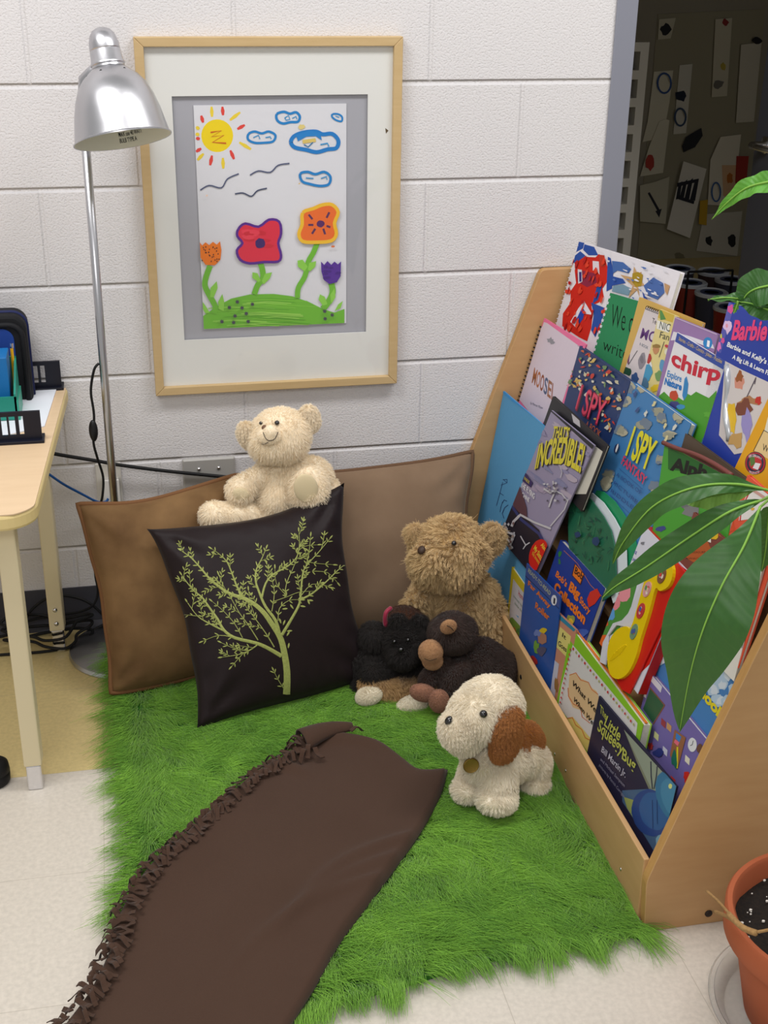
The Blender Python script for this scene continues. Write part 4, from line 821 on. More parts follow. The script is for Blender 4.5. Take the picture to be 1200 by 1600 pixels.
# ---------------------------------------------------------------- plush toys
def E(px, py, y, rx, rz=None, dep=None, tilt=0.0):
    """an ellipsoid whose centre is seen at (px,py) and lies at depth y; radii given in photo pixels, dep in metres"""
    c = ony(px, py, y); k = scl(c); rz = rz or rx; dep = dep if dep else k*(rx+rz)/2
    return (c, Vector((rx*k, dep, rz*k)), Matrix.Rotation(-tilt, 3, 'Y'))
def chain(pts, n=5):
    out = []
    for a, b in zip(pts, pts[1:]):
        for i in range(n):
            s = i/n; q = [a[j]*(1-s)+b[j]*s for j in range(4)]; out.append(E(*q))
    out.append(E(*pts[-1])); return out
def plush(name, balls, m, parent=None, vox=0.0032, it=5):
    mb = MB()
    for c, r, R in balls: mb.ball(c, r, R, n=24)
    o = mb.build(name, m, parent, weld=True)
    rm = o.modifiers.new('r', 'REMESH'); rm.mode = 'VOXEL'; rm.voxel_size = vox; rm.use_smooth_shade = True
    sm = o.modifiers.new('s', 'SMOOTH'); sm.iterations = it; sm.factor = 0.6
    dg = bpy.context.evaluated_depsgraph_get(); dg.update(); me = bpy.data.meshes.new_from_object(o.evaluated_get(dg)); old = o.data
    o.modifiers.clear(); o.data = me; bpy.data.meshes.remove(old); me.name = name
    for p in me.polygons: p.use_smooth = True
    return o
def bead(name, body, px, py, rpx, m, parent, sz=1.0, flat=0.6, push=0.0):
    b = bvh_of(body); h, n = cam_ray_hit(b, px, py)
    if h is None: return
    r = rpx*scl(h); q = n.to_track_quat('Z', 'Y').to_matrix(); return MB().ball(h+n*push, (r, r*sz, r*flat), q, n=16).build(name, m, parent, smooth=True)
def stitch(name, body, pts, r, m, parent, lift=0.001):
    b = bvh_of(body); P = []
    for x, y in smooth(pts, 3):
        h, n = cam_ray_hit(b, x, y)
        if h is not None: P.append(h+n*lift)
    if len(P) > 1: return MB().tube(P, r, 6).build(name, m, parent, smooth=True)
def plush_mat(n, c, c2): return mat(n, c, 0.95, noise=(60, 0.6, c2), spec=0.1, sheen=0.3)
EYE = mat('black_glass_eye', (12, 11, 14), 0.08, spec=0.8, coat=0.5)
# cream bear
CRM = plush_mat('cream_plush', (252, 238, 212), (246, 226, 194)); CRF = fur_material('cream_fur', (254, 243, 220), (250, 230, 198))
t = thing('teddy_bear', 'cream plush bear sitting on top of the dark tree cushion, one paw pad raised', 'plush toy', tuple(ony(445, 830, -.20)))
bb_ = [E(438, 680, -.215, 46, 42), E(425, 690, -.235, 34, 28), E(418, 700, -.225, 26, 20), E(430, 775, -.205, 34, 50, .055), E(452, 740, -.20, 42, 34, .05), E(436, 740, -.20, 38, 30, .05), E(445, 812, -.175, 42, 34, .04), E(485, 745, -.19, 34, 32, .045), E(510, 768, -.19, 22, 24, .04)]
bb_ += chain([(415, 738, -.215, 14), (388, 755, -.225, 18), (375, 766, -.23, 21)])+chain([(420, 815, -.22, 22), (385, 803, -.235, 20), (350, 806, -.245, 20), (335, 805, -.25, 22)])+chain([(478, 790, -.22, 26), (482, 766, -.25, 31)])+[E(482, 762, -.255, 30, 36, .03)]
body_ = plush('body', bb_, CRM, t)
muz = plush('muzzle', [E(421, 680, -.262, 20, 15), E(423, 675, -.272, 11, 11)], CRM, t, vox=0.002)
fur(body_, 42000, 0.011, 0.00030, CRF, comb=(0, -0.1, -0.35), messy=0.3, seed=31)
fur(muz, 5000, 0.004, 0.00028, CRF, seed=32)
for (x, y, rx, rz, dp, tl) in ((388, 679, 13, 22, .012, 0.35), (484, 652, 13, 20, .012, 0.25)):
    e = plush('ear', [E(x, y, -.205, rx, rz, dp, tl), E(x+(6 if x < 430 else -5), y+(4 if x < 430 else 10), -.205, rx*0.7, rz*0.7, dp, tl)], CRM, t, vox=0.0025); fur(e, 7000, 0.012, 0.00030, CRF, comb=(0, 0, -0.3), seed=33)
PAD = mat('paw_pad_plush', (222, 204, 166), 0.9, spec=0.1, bump=(500, 0.2, 0.0008), sheen=0.3)
for (x, y, rx, rz, yy, tl) in ((478, 763, 19, 25, -.292, 0.2), (377, 772, 14, 11, -.256, -.4)): 
    c, r, R_ = E(x, y, yy, rx, rz, .006, tl); MB().ball(c, r, R_, n=24).build('paw_pad', PAD, t, smooth=True)
bead('nose', muz, 413, 668, 5.5, mat('brown_nose', (116, 84, 62), 0.5), t, 0.8, 0.7); bead('eye', body_, 433, 662, 4.0, EYE, t, flat=0.9, push=0.004); bead('eye', body_, 409, 662, 3.0, EYE, t, flat=0.9, push=0.003)
THD = mat('dark_thread', (60, 48, 42), 0.8)
stitch('mouth_stitch', muz, [(412, 676), (415, 684), (421, 688), (429, 685), (433, 675)], 0.0008, THD, t, 0.002); stitch('mouth_stitch', muz, [(405, 690), (412, 693), (419, 690)], 0.0007, THD, t, 0.002)
# tan bear
TAN = plush_mat('tan_plush', (196, 164, 112), (170, 138, 90)); TNF = fur_material('tan_fur', (230, 202, 152), (196, 162, 110), 0.6)
t = thing('teddy_bear', 'large shaggy tan bear sitting in the corner between taupe cushion and bookcase', 'plush toy', (0.47, -.32, 0.02))
bb_ = [E(703, 862, -.335, 56, 55), E(690, 875, -.345, 46, 40), E(672, 872, -.375, 28, 27), E(710, 945, -.315, 50, 50, .06), E(708, 1000, -.32, 52, 50, .06), E(722, 925, -.31, 52, 34, .05)]
bb_ += chain([(748, 925, -.32, 24), (762, 960, -.335, 25), (762, 990, -.35, 20)])+chain([(668, 925, -.32, 22), (650, 945, -.33, 20), (636, 975, -.34, 18)])+chain([(690, 1030, -.34, 26), (670, 1050, -.38, 24)])
body_ = plush('body', bb_, TAN, t)
fur(body_, 62000, 0.021, 0.00050, TNF, comb=(0, -0.15, -0.6), messy=0.4, wave=1.0, wf=85, seed=41, curl=0.35, k=5, clump=0.8, cs=0.009)
for (x, y, rx, rz, dp, tl) in ((764, 845, 20, 30, .014, -0.5), (652, 838, 11, 20, .012, 0.4)):
    e = plush('ear', [E(x, y, -.325, rx, rz, dp, tl)], TAN, t, vox=0.003); fur(e, 9000, 0.016, 0.00042, TNF, comb=(0, -.1, -.3), wave=0.8, seed=42, curl=0.4)
bead('nose', body_, 662, 863, 6.5, mat('dark_nose', (64, 46, 36), 0.5), t, 1.1, 0.7, push=0.013); bead('eye', body_, 708, 851, 4.2, EYE, t, flat=0.9, push=0.015)
# black bear in front of it
BKP = plush_mat('black_plush', (26, 20, 17), (18, 13, 11)); BKF = fur_material('black_fur', (34, 26, 22), (18, 13, 11), 0.55, 0.15)
t = thing('teddy_bear', 'small black plush bear slumped beside the monkey, below the tan bear', 'plush toy', (0.34, -.42, 0.05))
body_ = plush('body', [E(634, 1005, -.43, 34, 33), E(630, 1022, -.46, 22, 20), E(630, 1045, -.42, 36, 26, .045), E(622, 970, -.42, 11, 12, .012), E(656, 972, -.42, 11, 12, .012)]+chain([(610, 1035, -.43, 19), (592, 1048, -.44, 20), (582, 1052, -.45, 18)]), BKP, t)
fur(body_, 30000, 0.013, 0.00036, BKF, seed=51, wave=0.6)
bead('eye', body_, 637, 1001, 3.2, EYE, t, flat=0.9, push=0.009); bead('eye', body_, 619, 1003, 3.2, EYE, t, flat=0.9, push=0.009); bead('nose', body_, 627, 1017, 4.5, EYE, t, 0.8, 0.7, push=0.009)
# black bear companion: dark toy behind, with crimson ribbon
RDP = plush_mat('russet_plush', (84, 50, 32), (66, 38, 24)); RDF = fur_material('russet_fur', (96, 58, 38), (68, 40, 26))
t = thing('plush_animal', 'russet brown plush head with a crimson ribbon, mostly hidden behind the black bear', 'plush toy', (0.36, -.36, 0.08))
body_ = plush('body', [E(630, 968, -.37, 30, 22, .03), E(648, 975, -.375, 22, 16, .02), E(632, 1000, -.36, 30, 30, .03)], RDP, t); fur(body_, 14000, 0.008, 0.0003, RDF, seed=55)
RIB = mat('crimson_ribbon', (150, 28, 60), 0.5, sheen=0.3)
MB().tube(smooth([tuple(ony(x, y, yy)) for x, y, yy in ((608, 990, -.39), (602, 975, -.40), (603, 958, -.40), (611, 950, -.39))], 4), 0.005, 8).build('ribbon', RIB, t, smooth=True)
MB().ball(ony(603, 974, -.402), (0.006, 0.004, 0.009), n=12).build('ribbon_bow', RIB, t, smooth=True)
# floppy dark toy corner beside the cushion
t = thing('plush_animal', 'black long-haired plush heap wedged between the dark tree cushion and the black bear', 'plush toy', (0.27, -.42, 0.03))
body_ = plush('body', [E(583, 995, -.40, 20, 22, .03), E(575, 1040, -.41, 26, 32, .03), E(572, 1068, -.43, 20, 14, .03)], BKP, t); fur(body_, 16000, 0.014, 0.0004, BKF, seed=56, wave=0.7)
# tan dog lying under them, white paws
GLP = plush_mat('golden_plush', (168, 132, 84), (140, 104, 60)); GLF = fur_material('golden_fur', (196, 160, 108), (142, 104, 58)); WHP = plush_mat('white_plush', (232, 224, 204), (220, 210, 186)); WHF = fur_material('white_fur', (240, 232, 212), (222, 208, 178))
t = thing('plush_dog', 'tan plush dog with white paws lying under the black bear on the rug edge', 'plush toy', (0.32, -.47, 0.02))
body_ = plush('body', chain([(580, 1070, -.455, 18), (605, 1078, -.465, 19), (635, 1075, -.46, 22), (672, 1078, -.45, 20)])+[E(612, 1090, -.475, 14, 12, .02)], GLP, t); fur(body_, 22000, 0.014, 0.0004, GLF, comb=(0, -.3, -.8), seed=61, wave=0.7)
for x, y, yy, rx, rz in ((576, 1086, -.485, 21, 12), (644, 1102, -.515, 27, 15)):
    p = plush('paw', [E(x, y, yy, rx, rz, .022, 0.25)], WHP, t); fur(p, 9000, 0.006, 0.0003, WHF, seed=62)
# monkey
MKP = plush_mat('monkey_brown_plush', (52, 34, 28), (40, 26, 20)); MKF = fur_material('monkey_fur', (66, 46, 38), (40, 27, 21), 0.5); SKN = plush_mat('monkey_tan_plush', (176, 134, 94), (160, 118, 80)); SKF = fur_material('monkey_tan_fur', (186, 144, 104), (164, 120, 82)); PNK = plush_mat('foot_plush', (158, 112, 88), (146, 100, 78)); PKF = fur_material('foot_fur', (168, 120, 96), (140, 98, 76))
t = thing('plush_monkey', 'dark brown plush monkey with tan muzzle and feet, between the tan bear and the puppy', 'plush toy', (0.44, -.5, 0.03))
body_ = plush('body', [E(707, 988, -.50, 38, 31), E(735, 1040, -.49, 42, 36), E(765, 1050, -.49, 38, 32, .05), E(718, 1068, -.50, 30, 26, .04)]+chain([(755, 1020, -.48, 24), (790, 1040, -.47, 22), (812, 1072, -.47, 20)])+chain([(720, 1045, -.53, 17), (705, 1062, -.545, 15), (700, 1075, -.55, 13)])+chain([(690, 1040, -.52, 17), (668, 1062, -.53, 13)]), MKP, t)
fur(body_, 46000, 0.009, 0.00032, MKF, comb=(.1, -.1, -.5), seed=71, messy=0.3)
mz = plush('muzzle', [E(673, 1018, -.535, 19, 19), E(676, 1032, -.535, 16, 14)], SKN, t); fur(mz, 9000, 0.0035, 0.00026, SKF, seed=72)
er_ = plush('ear', [E(701, 979, -.543, 13, 12, .008, 0.4)], SKN, t, vox=0.002); fur(er_, 3000, 0.003, 0.00026, SKF, seed=73); stitch('ear_seam', er_, [(698, 977), (704, 980), (709, 986)], 0.0008, THD, er_, 0.002)
for x, y, yy, rx, rz, tl in ((661, 1082, -.555, 22, 14, -.35), (686, 1095, -.575, 16, 20, 0.2)):
    f = plush('foot', [E(x, y, yy, rx, rz, .016, tl)], PNK, t); fur(f, 6000, 0.0035, 0.00028, PKF, seed=74)
stitch('mouth_stitch', mz, [(664, 1028), (672, 1031), (682, 1028)], 0.0006, THD, t, 0.002)
# white puppy
PUP = plush_mat('puppy_white_plush', (242, 232, 212), (234, 220, 194)); PUF = fur_material('puppy_white_fur', (248, 240, 222), (236, 222, 194)); BRP = plush_mat('puppy_ear_plush', (164, 102, 44), (146, 88, 36)); BRF = fur_material('puppy_ear_fur', (184, 120, 58), (150, 92, 40))
t = thing('plush_puppy', 'white plush puppy with brown ears standing on the rug beside the bookcase rail', 'plush toy', (0.44, -.87, 0.02))
bb_ = [E(765, 1104, -.84, 50, 48, .055), E(742, 1118, -.855, 42, 42, .05), E(716, 1138, -.875, 28, 30, .035), E(725, 1150, -.87, 28, 24, .03), E(758, 1180, -.85, 34, 34, .045), E(790, 1185, -.83, 36, 36, .05), E(815, 1180, -.81, 32, 32, .045)]
bb_ += chain([(775, 1195, -.865, 28), (778, 1225, -.885, 27)])+[E(776, 1243, -.895, 32, 19, .038), E(748, 1200, -.85, 22, 24, .03)]+chain([(742, 1200, -.835, 20), (735, 1222, -.845, 19)])+[E(730, 1232, -.855, 22, 15, .028), E(836, 1195, -.81, 21, 36, .035), E(833, 1222, -.825, 23, 19, .035)]
body_ = plush('body', bb_, PUP, t)
fur(body_, 60000, 0.0125, 0.00034, PUF, comb=(0, -.1, -.5), seed=81, messy=0.35, wave=0.7)
bp_ = plush('back_patch', [E(826, 1146, -.80, 22, 17, .03, -0.5), E(812, 1165, -.825, 12, 32, .03, 0.1), E(832, 1150, -.79, 16, 14, .04)], BRP, t); fur(bp_, 9000, 0.008, 0.0003, BRF, seed=82)
e = plush('ear', [E(792, 1122, -.885, 24, 22, .012), E(789, 1150, -.893, 25, 38, .014, 0.1), E(785, 1168, -.896, 20, 22, .012)], BRP, t); fur(e, 20000, 0.012, 0.00034, BRF, comb=(0, -.1, -.8), seed=83, wave=0.7)
bead('nose', body_, 703, 1127, 6.0, EYE, t, 1.3, 0.7, push=0.005); bead('eye', body_, 754, 1116, 6.5, EYE, t, 1, 0.9, push=0.005)
GLD = mat('gold_tag', (150, 122, 62), 0.45, 0.8, bump=(600, 0.5, 0.001))
c = ony(736, 1196, -.892)
MB().lathe([(0.0, 0.002), (0.011, 0.002), (0.0135, 0.003), (0.0148, 0.0015), (0.0148, -0.001), (0, -0.001)], 28, Matrix.Translation(c) @ Matrix.Rotation(math.pi/2-0.15, 4, 'X')).build('gold_tag', GLD, t, auto=0.6)
MB().tube([c+Vector((0, 0.006, 0.03)), c+Vector((0, 0.002, 0.013))], 0.0012, 6).build('tag_loop', GLD, t)

# ---------------------------------------------------------------- bookcase
NY0, NY1 = -1.217, -1.197
t = thing('bookcase', 'maple sling-front display bookcase with sloping sides, standing end-on to the wall', 'bookcase', (0.75, -0.6, 0)); CASE = t
def panel(prof, y0, y1):
    pts = []
    n = len(prof)
    for i in range(n):        # round the outer corners
        a, b, c = Vector(prof[i-1]), Vector(prof[i]), Vector(prof[(i+1) % n]); r = 0.012
        u = (a-b).normalized()*r; w = (c-b).normalized()*r
        for s in (0, 0.33, 0.67, 1): p = (b+u)*(1-s)**2+b*2*s*(1-s)+(b+w)*s*s; pts.append(Vector((p.x, y0, p.y)))
    mb = MB().prism(pts, (0, y1-y0, 0)); 
    for k in range(2, len(mb.m)): mb.m[k] = 1
    return mb.build('side_panel', [MAPLE, MAPLE_EDGE], t, bevel=0.0012)
panel([(0.580, 0.0), (0.573, 0.105), (0.6445, 0.333), (0.7205, 0.561), (0.806, 0.82), (0.905, 0.82), (0.925, 0.0)], NY0, NY1)
panel([(0.580, 0.0), (0.566, 0.32), (0.594, 0.409), (0.730, 0.818), (0.880, 0.82), (0.895, 0.0)], -0.024, -0.004)
MB().box((0.574, NY1, 0.012), (0.584, -0.024, 0.136)).build('front_rail', MAPLE, t, bevel=0.002)
bk = MB(); 
def bx_(y, z, o=0): return 0.662+0.2*z+0.042*(-y)+o
bk.prism([(bx_(-0.024, 0.02), -0.024, 0.02), (bx_(NY1, 0.02), NY1, 0.02), (bx_(NY1, 0.815), NY1, 0.815), (bx_(-0.024, 0.815), -0.024, 0.815)], (0.012, 0, 0))
bk.build('sloping_back', MAPLE, t)
for z, d in ((0.02, 0.085), (0.16, 0.07), (0.30, 0.065), (0.44, 0.055), (0.58, 0.05)):
    q = MB(); q.prism([(bx_(-0.024, z)-d, -0.024, z), (bx_(-0.024, z), -0.024, z), (bx_(NY1, z), NY1, z), (bx_(NY1, z)-d, NY1, z)], (0, 0, 0.01)); q.build('ledge', MAPLE, t)
for px_, py_ in ((867, 1178), (970, 1358), (884, 1204)):
    v = ray(px_, py_); P = CP+v*((0.574-CP.x)/v.x)
    MB().lathe([(0.0035, 0), (0.003, 0.0012), (0, 0.0018)], 12, Matrix.Translation(P) @ Matrix.Rotation(-math.pi/2, 4, 'Y')).build('screw', CHROME, t, smooth=True)
P = ony(1107, 1427, NY0); MB().lathe([(0.0068, 0), (0.0062, 0.002), (0, 0.003)], 16, Matrix.Translation(P) @ Matrix.Rotation(math.pi/2, 4, 'X')).build('screw_cap', mat('dark_screw_cap', (44, 34, 30), 0.5), t, smooth=True)
v = ray(814, 1058); P = CP+v*((0.574-CP.x)/v.x); MB().lathe([(0.0055, 0), (0.005, 0.001), (0, 0.0012)], 16, Matrix.Translation(P) @ Matrix.Rotation(-math.pi/2, 4, 'Y')).build('screw_cap', BLACK, t, smooth=True)
# ---------------------------------------------------------------- books
cA = lambda x, y: (740+x/4.615, 360+y/4.615)
cB = lambda x, y: (960+x/5, 360+y/5)
cC = lambda x, y: (740+x/5, 600+y/5)
cD = lambda x, y: (940+x/4.615, 560+y/4.615)
cE = lambda x, y: (780+x/5.332, 820+y/5.332)
cF = lambda x, y: (940+x/4.615, 820+y/4.615)
cG = lambda x, y: (800+x/4, 1000+y/4)
cH = lambda x, y: (950+x/3.2, 1100+y/3.2)
FONTC = {}
class Book:
    """a book leaning back in the case: cover boards, spine, page block, and printed art on its front"""
    def __init__(s, name, label, TL, TR, a, sl, tt, h, th, col, cat='book', m=None, conv=None, back=None, spine=None, inset=0.003, bd=0.0012, outline=None, pages=True, group=None, BL=None):
        s.m = m or GLOSSY; s.P0 = Vector((a, 0, 0)); s.n = Vector((-1, -tt, sl)).normalized(); s.conv = conv or (lambda x, y: (x, y)); s.th = th; s.h = h; s.layer = 0
        tl, tr = onp(*TL, s.P0, s.n), onp(*TR, s.P0, s.n)
        s.U = (tr-tl).normalized(); s.V = s.U.cross(s.n); s.V = -s.V if s.V.z > 0 else s.V; s.tl = tl
        if BL: s.V = (onp(*BL, s.P0, s.n)-tl).normalized()
        s.g = s.U.dot(s.V)
        # right edges stop at the inside of the near side panel
        w = (tr-tl).length
        if (tl+s.U*w).y < NY1+0.004: w = (NY1+0.004-tl.y)/s.U.y
        if (tl+s.U*w+s.V*h).y < NY1+0.003: w = min(w, (NY1+0.003-tl.y-s.V.y*h)/s.U.y)
        s.uv = lambda d: (((a := d.dot(s.U))-s.g*(b_ := d.dot(s.V)))/(1-s.g*s.g), (b_-s.g*a)/(1-s.g*s.g))
        s.w = w; s.art = MB(); s.t = thing(name, label, cat, tuple(tl+s.V*h), group)
        w_, h_, n = w, h, s.n
        s.outl = outline
        if outline:
            pts = [onp(*s.conv(x, y), s.P0, s.n) for x, y in outline]; s.h = 9; s.w = 9; s.tl = tl-s.U*4-s.V*4
            c = s.art; c.prism(pts, -n*bd*2, col=col)
            if pages: c.prism([p-n*th for p in pts], -n*bd*2, col=back or col)
            if pages:
                cc = sum(pts, Vector())/len(pts); MB().prism([cc+(p-cc)*0.97-n*bd*2 for p in pts], -n*(th-bd*2)).build('pages', PAGES, s.t)
        else:
            q = lambda u, v, d: s.tl+s.U*u+s.V*v-n*d
            R4 = lambda u0, v0, u1, v1, d: [q(u0, v0, d), q(u1, v0, d), q(u1, v1, d), q(u0, v1, d)]
            s.art.prism(R4(0, 0, w_, h_, 0), -n*bd, col=col); 
            if pages:
                s.art.prism(R4(0, 0, w_, h_, th), n*bd, col=back or col); s.art.prism(R4(0, 0, bd, h_, bd), -n*(th-2*bd), col=spine or col)
                MB().prism(R4(bd, inset, w_-inset, h_-inset, bd), -n*(th-2*bd)).build('pages', PAGES, s.t)
    def poly(s, pts, c, raw=False, lay=None):
        s.layer += 1; P = []
        for x, y in pts:
            p = onp(*(s.conv(x, y)), s.P0, s.n); u, v = s.uv(p-s.tl); u = min(max(u, 0), s.w); v = min(max(v, 0), s.h)
            P.append(s.tl+s.U*u+s.V*v+s.n*(0.00006*s.layer+0.00015))
        s.art.add(P, [tuple(range(len(P)))], c); return s
    def line(s, pts, w, c):
        for (x0, y0), (x1, y1) in zip(pts, pts[1:]):
            l = math.hypot(x1-x0, y1-y0) or 1; nx, ny = -(y1-y0)/l*w/2, (x1-x0)/l*w/2; ex, ey = (x1-x0)/l*w*0.2, (y1-y0)/l*w*0.2
            s.poly([(x0+nx-ex, y0+ny-ey), (x1+nx+ex, y1+ny+ey), (x1-nx+ex, y1-ny+ey), (x0-nx-ex, y0-ny-ey)], c)
        return s
    def blob(s, x, y, rx, ry, c, j=0.25, rot=0, n=12): return s.poly(blob(x, y, rx, ry, n, j, rot), c)
    def text(s, t, p0, p1, pt, c, bold=0.0, arc=0.0):
        s.layer += 1
        if (t, bold) not in FONTC: FONTC[(t, bold)] = text_mesh(t, bold)
        vs, fs = FONTC[(t, bold)]; xs = [v.x for v in vs]; x0, x1 = min(xs), max(xs); cap = 0.72
        A, B, T = [onp(*s.conv(*p), s.P0, s.n) for p in (p0, p1, pt)]
        up = T-A; out = []
        for v in vs:
            u = (v.x-x0)/(x1-x0); out.append(A+(B-A)*u+up*(v.y/cap+arc*4*u*(1-u))+s.n*(0.00006*s.layer+0.00015))
        keep = []
        for f in fs:
            if all(-0.001 <= s.uv(out[i]-s.tl)[0] <= s.w+0.0005 and -0.001 <= s.uv(out[i]-s.tl)[1] <= s.h for i in f): keep.append(f)
        s.art.add(out, keep, c); return s
    def done(s, name='cover'):
        return s.art.build(name, s.m, s.t, weld=False)
RD = random.Random(77)
# --- top row
b = Book('picture_book', 'large handmade book, red and blue painted cover, tallest at the back of the bookcase', (905, 377), (1063, 425), .599, .24, .03, .34, .010, (226, 222, 228), m=PAPER, conv=cA, BL=(868, 510))
BLU, RED_ = (44, 80, 160), (204, 40, 26)
for p, c in (([(740, 75), (800, 85), (790, 130), (720, 150)], BLU), ([(800, 100), (870, 120), (900, 180), (830, 180), (790, 140)], BLU), ([(715, 175), (770, 150), (805, 180), (790, 220), (715, 235)], BLU), ([(860, 100), (900, 110), (990, 150), (985, 230), (940, 170)], (226, 224, 230)), ([(730, 290), (745, 230), (800, 190), (880, 195), (905, 170), (950, 210), (975, 290), (965, 370), (930, 420), (940, 480), (905, 520), (850, 545), (860, 600), (850, 700), (820, 800), (760, 770), (640, 690), (645, 600), (700, 520), (700, 440), (740, 380)], RED_),
    ([(745, 310), (790, 290), (880, 310), (890, 380), (820, 410), (750, 370)], (142, 40, 66)), ([(752, 280), (782, 285), (786, 370), (756, 385)], (214, 210, 218)), ([(762, 300), (780, 300), (780, 370), (764, 370)], (60, 50, 120)), ([(860, 220), (905, 225), (910, 320), (890, 290), (862, 290)], (224, 214, 220)), ([(905, 175), (945, 180), (950, 260), (915, 260)], (190, 60, 40)),
    ([(970, 190), (990, 200), (1010, 300), (1000, 420), (960, 440)], BLU), ([(890, 410), (930, 400), (900, 500), (860, 530)], BLU), ([(700, 660), (760, 560), (800, 510), (860, 610), (800, 600), (740, 700)], (228, 222, 230)), ([(745, 640), (785, 555), (805, 580), (790, 640), (745, 700)], (40, 70, 170)), ([(850, 520), (950, 560), (930, 640), (880, 770), (850, 720), (870, 610)], BLU), ([(1000, 220), (1080, 230), (1140, 280), (1120, 310), (1040, 290), (1010, 310)], (70, 106, 170)), ([(1000, 330), (1080, 350), (1100, 380), (1000, 400)], BLU), ([(1010, 400), (1080, 390), (1140, 420), (1120, 470), (1000, 440)], (120, 150, 170)),
    ([(1060, 320), (1150, 340), (1160, 260), (1185, 310), (1215, 300), (1200, 350), (1240, 400), (1190, 400), (1200, 480), (1180, 430), (1120, 490), (1150, 400)], (196, 158, 112)), ([(1150, 310), (1190, 300), (1225, 320), (1215, 400), (1175, 410), (1145, 370)], (170, 140, 40)), ([(1230, 400), (1300, 340), (1370, 380), (1380, 450), (1330, 500), (1260, 470)], (78, 108, 170)), ([(1220, 440), (1260, 500), (1320, 540), (1240, 540)], (50, 80, 160)), ([(1380, 380), (1420, 400), (1400, 470), (1385, 440)], (190, 150, 110)), ([(1000, 480), (1060, 500), (1010, 520)], (60, 90, 160))): b.poly(p, c)
for k in range(46):
    x, y = RD.uniform(660, 960), RD.uniform(190, 720); b.blob(x, y, RD.uniform(4, 14), RD.uniform(12, 34), (222, 66, 40) if k % 3 else (180, 30, 30), 0.3, 0.3)
for k in range(34):
    x, y = RD.uniform(980, 1400), RD.uniform(200, 520); b.blob(x, y, RD.uniform(5, 26), RD.uniform(3, 8), RD.choice([(226, 224, 230), (90, 120, 180), (216, 214, 222)]), 0.4, 0.4)
for k in range(26): x = 880+k*22; b.blob(x, 92+(x-880)*0.325, RD.uniform(3, 8), 2.5, RD.choice([(40, 50, 130), (70, 70, 120), (226, 224, 230)]), .3, .35)
b.done()
sp_ = MB()
for k in range(30):
    c = b.tl+b.V*(0.01+k*0.0105); ring_ = [c+b.U*(0.004*math.cos(a)-0.001)-b.n*(0.005+0.0065*math.sin(a)) for a in np.linspace(0, 6.28, 9)[:-1]]; sp_.tube(ring_, 0.0009, 5, closed=True)
sp_.build('comb_binding', mat('white_comb', (215, 214, 222), 0.4), b.t, weld=False)
b = Book('comb_bound_book', 'green comb-bound book lettered We, in front of the large painted book', (953.4, 457.5), (1012, 475), .5845, .24, .04, .26, .005, (50, 134, 88), m=PAPER, conv=cA, BL=(928.5, 546))
b.text('We c', (985, 690), (1140, 745), (1005, 520), (16, 20, 18), -0.012).text('write', (930, 860), (1105, 940), (945, 770), (16, 20, 18), -0.012); b.done()
sp_ = MB()
for k in range(20):
    c = b.tl+b.V*(0.006+k*0.0125)+b.n*0.0006-b.U*0.003; sp_.prism([c, c+b.U*0.009, c+b.U*0.009+b.V*0.0055, c+b.V*0.0055], -b.n*0.004)
sp_.build('comb_binding', mat('white_comb', (215, 214, 222), 0.4), b.t, weld=False)
b = Book('big_book', 'plain mustard yellow backed book behind the magazine with the spiral top', (999, 464), (1098, 504), .595, .22, .04, .25, .006, (206, 168, 84), conv=cB, back=(196, 152, 90), BL=(969, 577)); b.done()
b = Book('spiral_notebook', 'white spiral-topped book with a purple title, in front of the mustard book', (1009, 480), (1040, 492), .616, .19, .04, .22, .004, (216, 206, 208), conv=cB, BL=(978, 572))
b.text('MO', (200, 840), (322, 880), (222, 760), (92, 48, 120), 0.02).text('A BOOK', (195, 895), (262, 930), (199, 872), (90, 110, 130)).text('Te', (294, 720), (326, 735), (300, 680), (60, 56, 60))
b.blob(215, 1020, 30, 60, (142, 136, 146), .2, .3).blob(215, 1010, 14, 30, (120, 116, 126), .2).line([(110, 1050), (180, 940)], 4, (60, 60, 70)).blob(100, 1100, 30, 34, (40, 80, 60), .3).blob(165, 1160, 26, 50, (60, 90, 140), .3).blob(105, 985, 16, 50, (120, 60, 110), .3); b.done()
sp_ = MB()
for k in range(9):
    c = b.tl+b.U*(0.006+k*0.008); sp_.tube([c+b.V*0.004*math.cos(a)-b.n*(0.003*math.sin(a)) for a in np.linspace(0, 6.28, 8)[:-1]], 0.0007, 5, closed=True)
sp_.build('top_spiral', RUBBER, b.t, weld=False)
b = Book('picture_book', 'yellow and green picture book, boy in blue overalls, between spiral-topped and lilac books', (1031, 483), (1058, 494), .611, .19, .04, .2, .005, (222, 206, 140), conv=cB)
b.poly([(350, 612), (470, 660), (455, 720), (335, 680)], (206, 176, 66)).poly([(352, 620), (372, 628), (404, 695), (360, 700)], (82, 140, 70)).poly([(336, 700), (436, 742), (424, 800), (330, 768)], (232, 230, 222)).text('NIC', (350, 765), (432, 792), (362, 706), (50, 60, 60), 0.0).text('Fan', (352, 838), (424, 862), (364, 786), (50, 60, 60), 0.0)
b.blob(325, 930, 26, 36, (196, 140, 96), .1).blob(328, 905, 30, 16, (150, 120, 60), .2).blob(260, 1060, 40, 60, (224, 222, 220), .2).blob(270, 1000, 22, 36, (180, 50, 46), .3).blob(250, 1110, 44, 70, (70, 150, 190), .2).blob(240, 1200, 30, 50, (80, 120, 150), .2).blob(378, 1060, 24, 50, (90, 150, 190), .1).blob(350, 1140, 30, 40, (110, 150, 90), .2).blob(330, 1230, 40, 30, (224, 190, 40), .3).line([(352, 990), (392, 870)], 4, (60, 60, 60)).blob(414, 950, 18, 26, (226, 222, 200), .1).blob(412, 905, 14, 12, (190, 60, 70), .2); b.done()
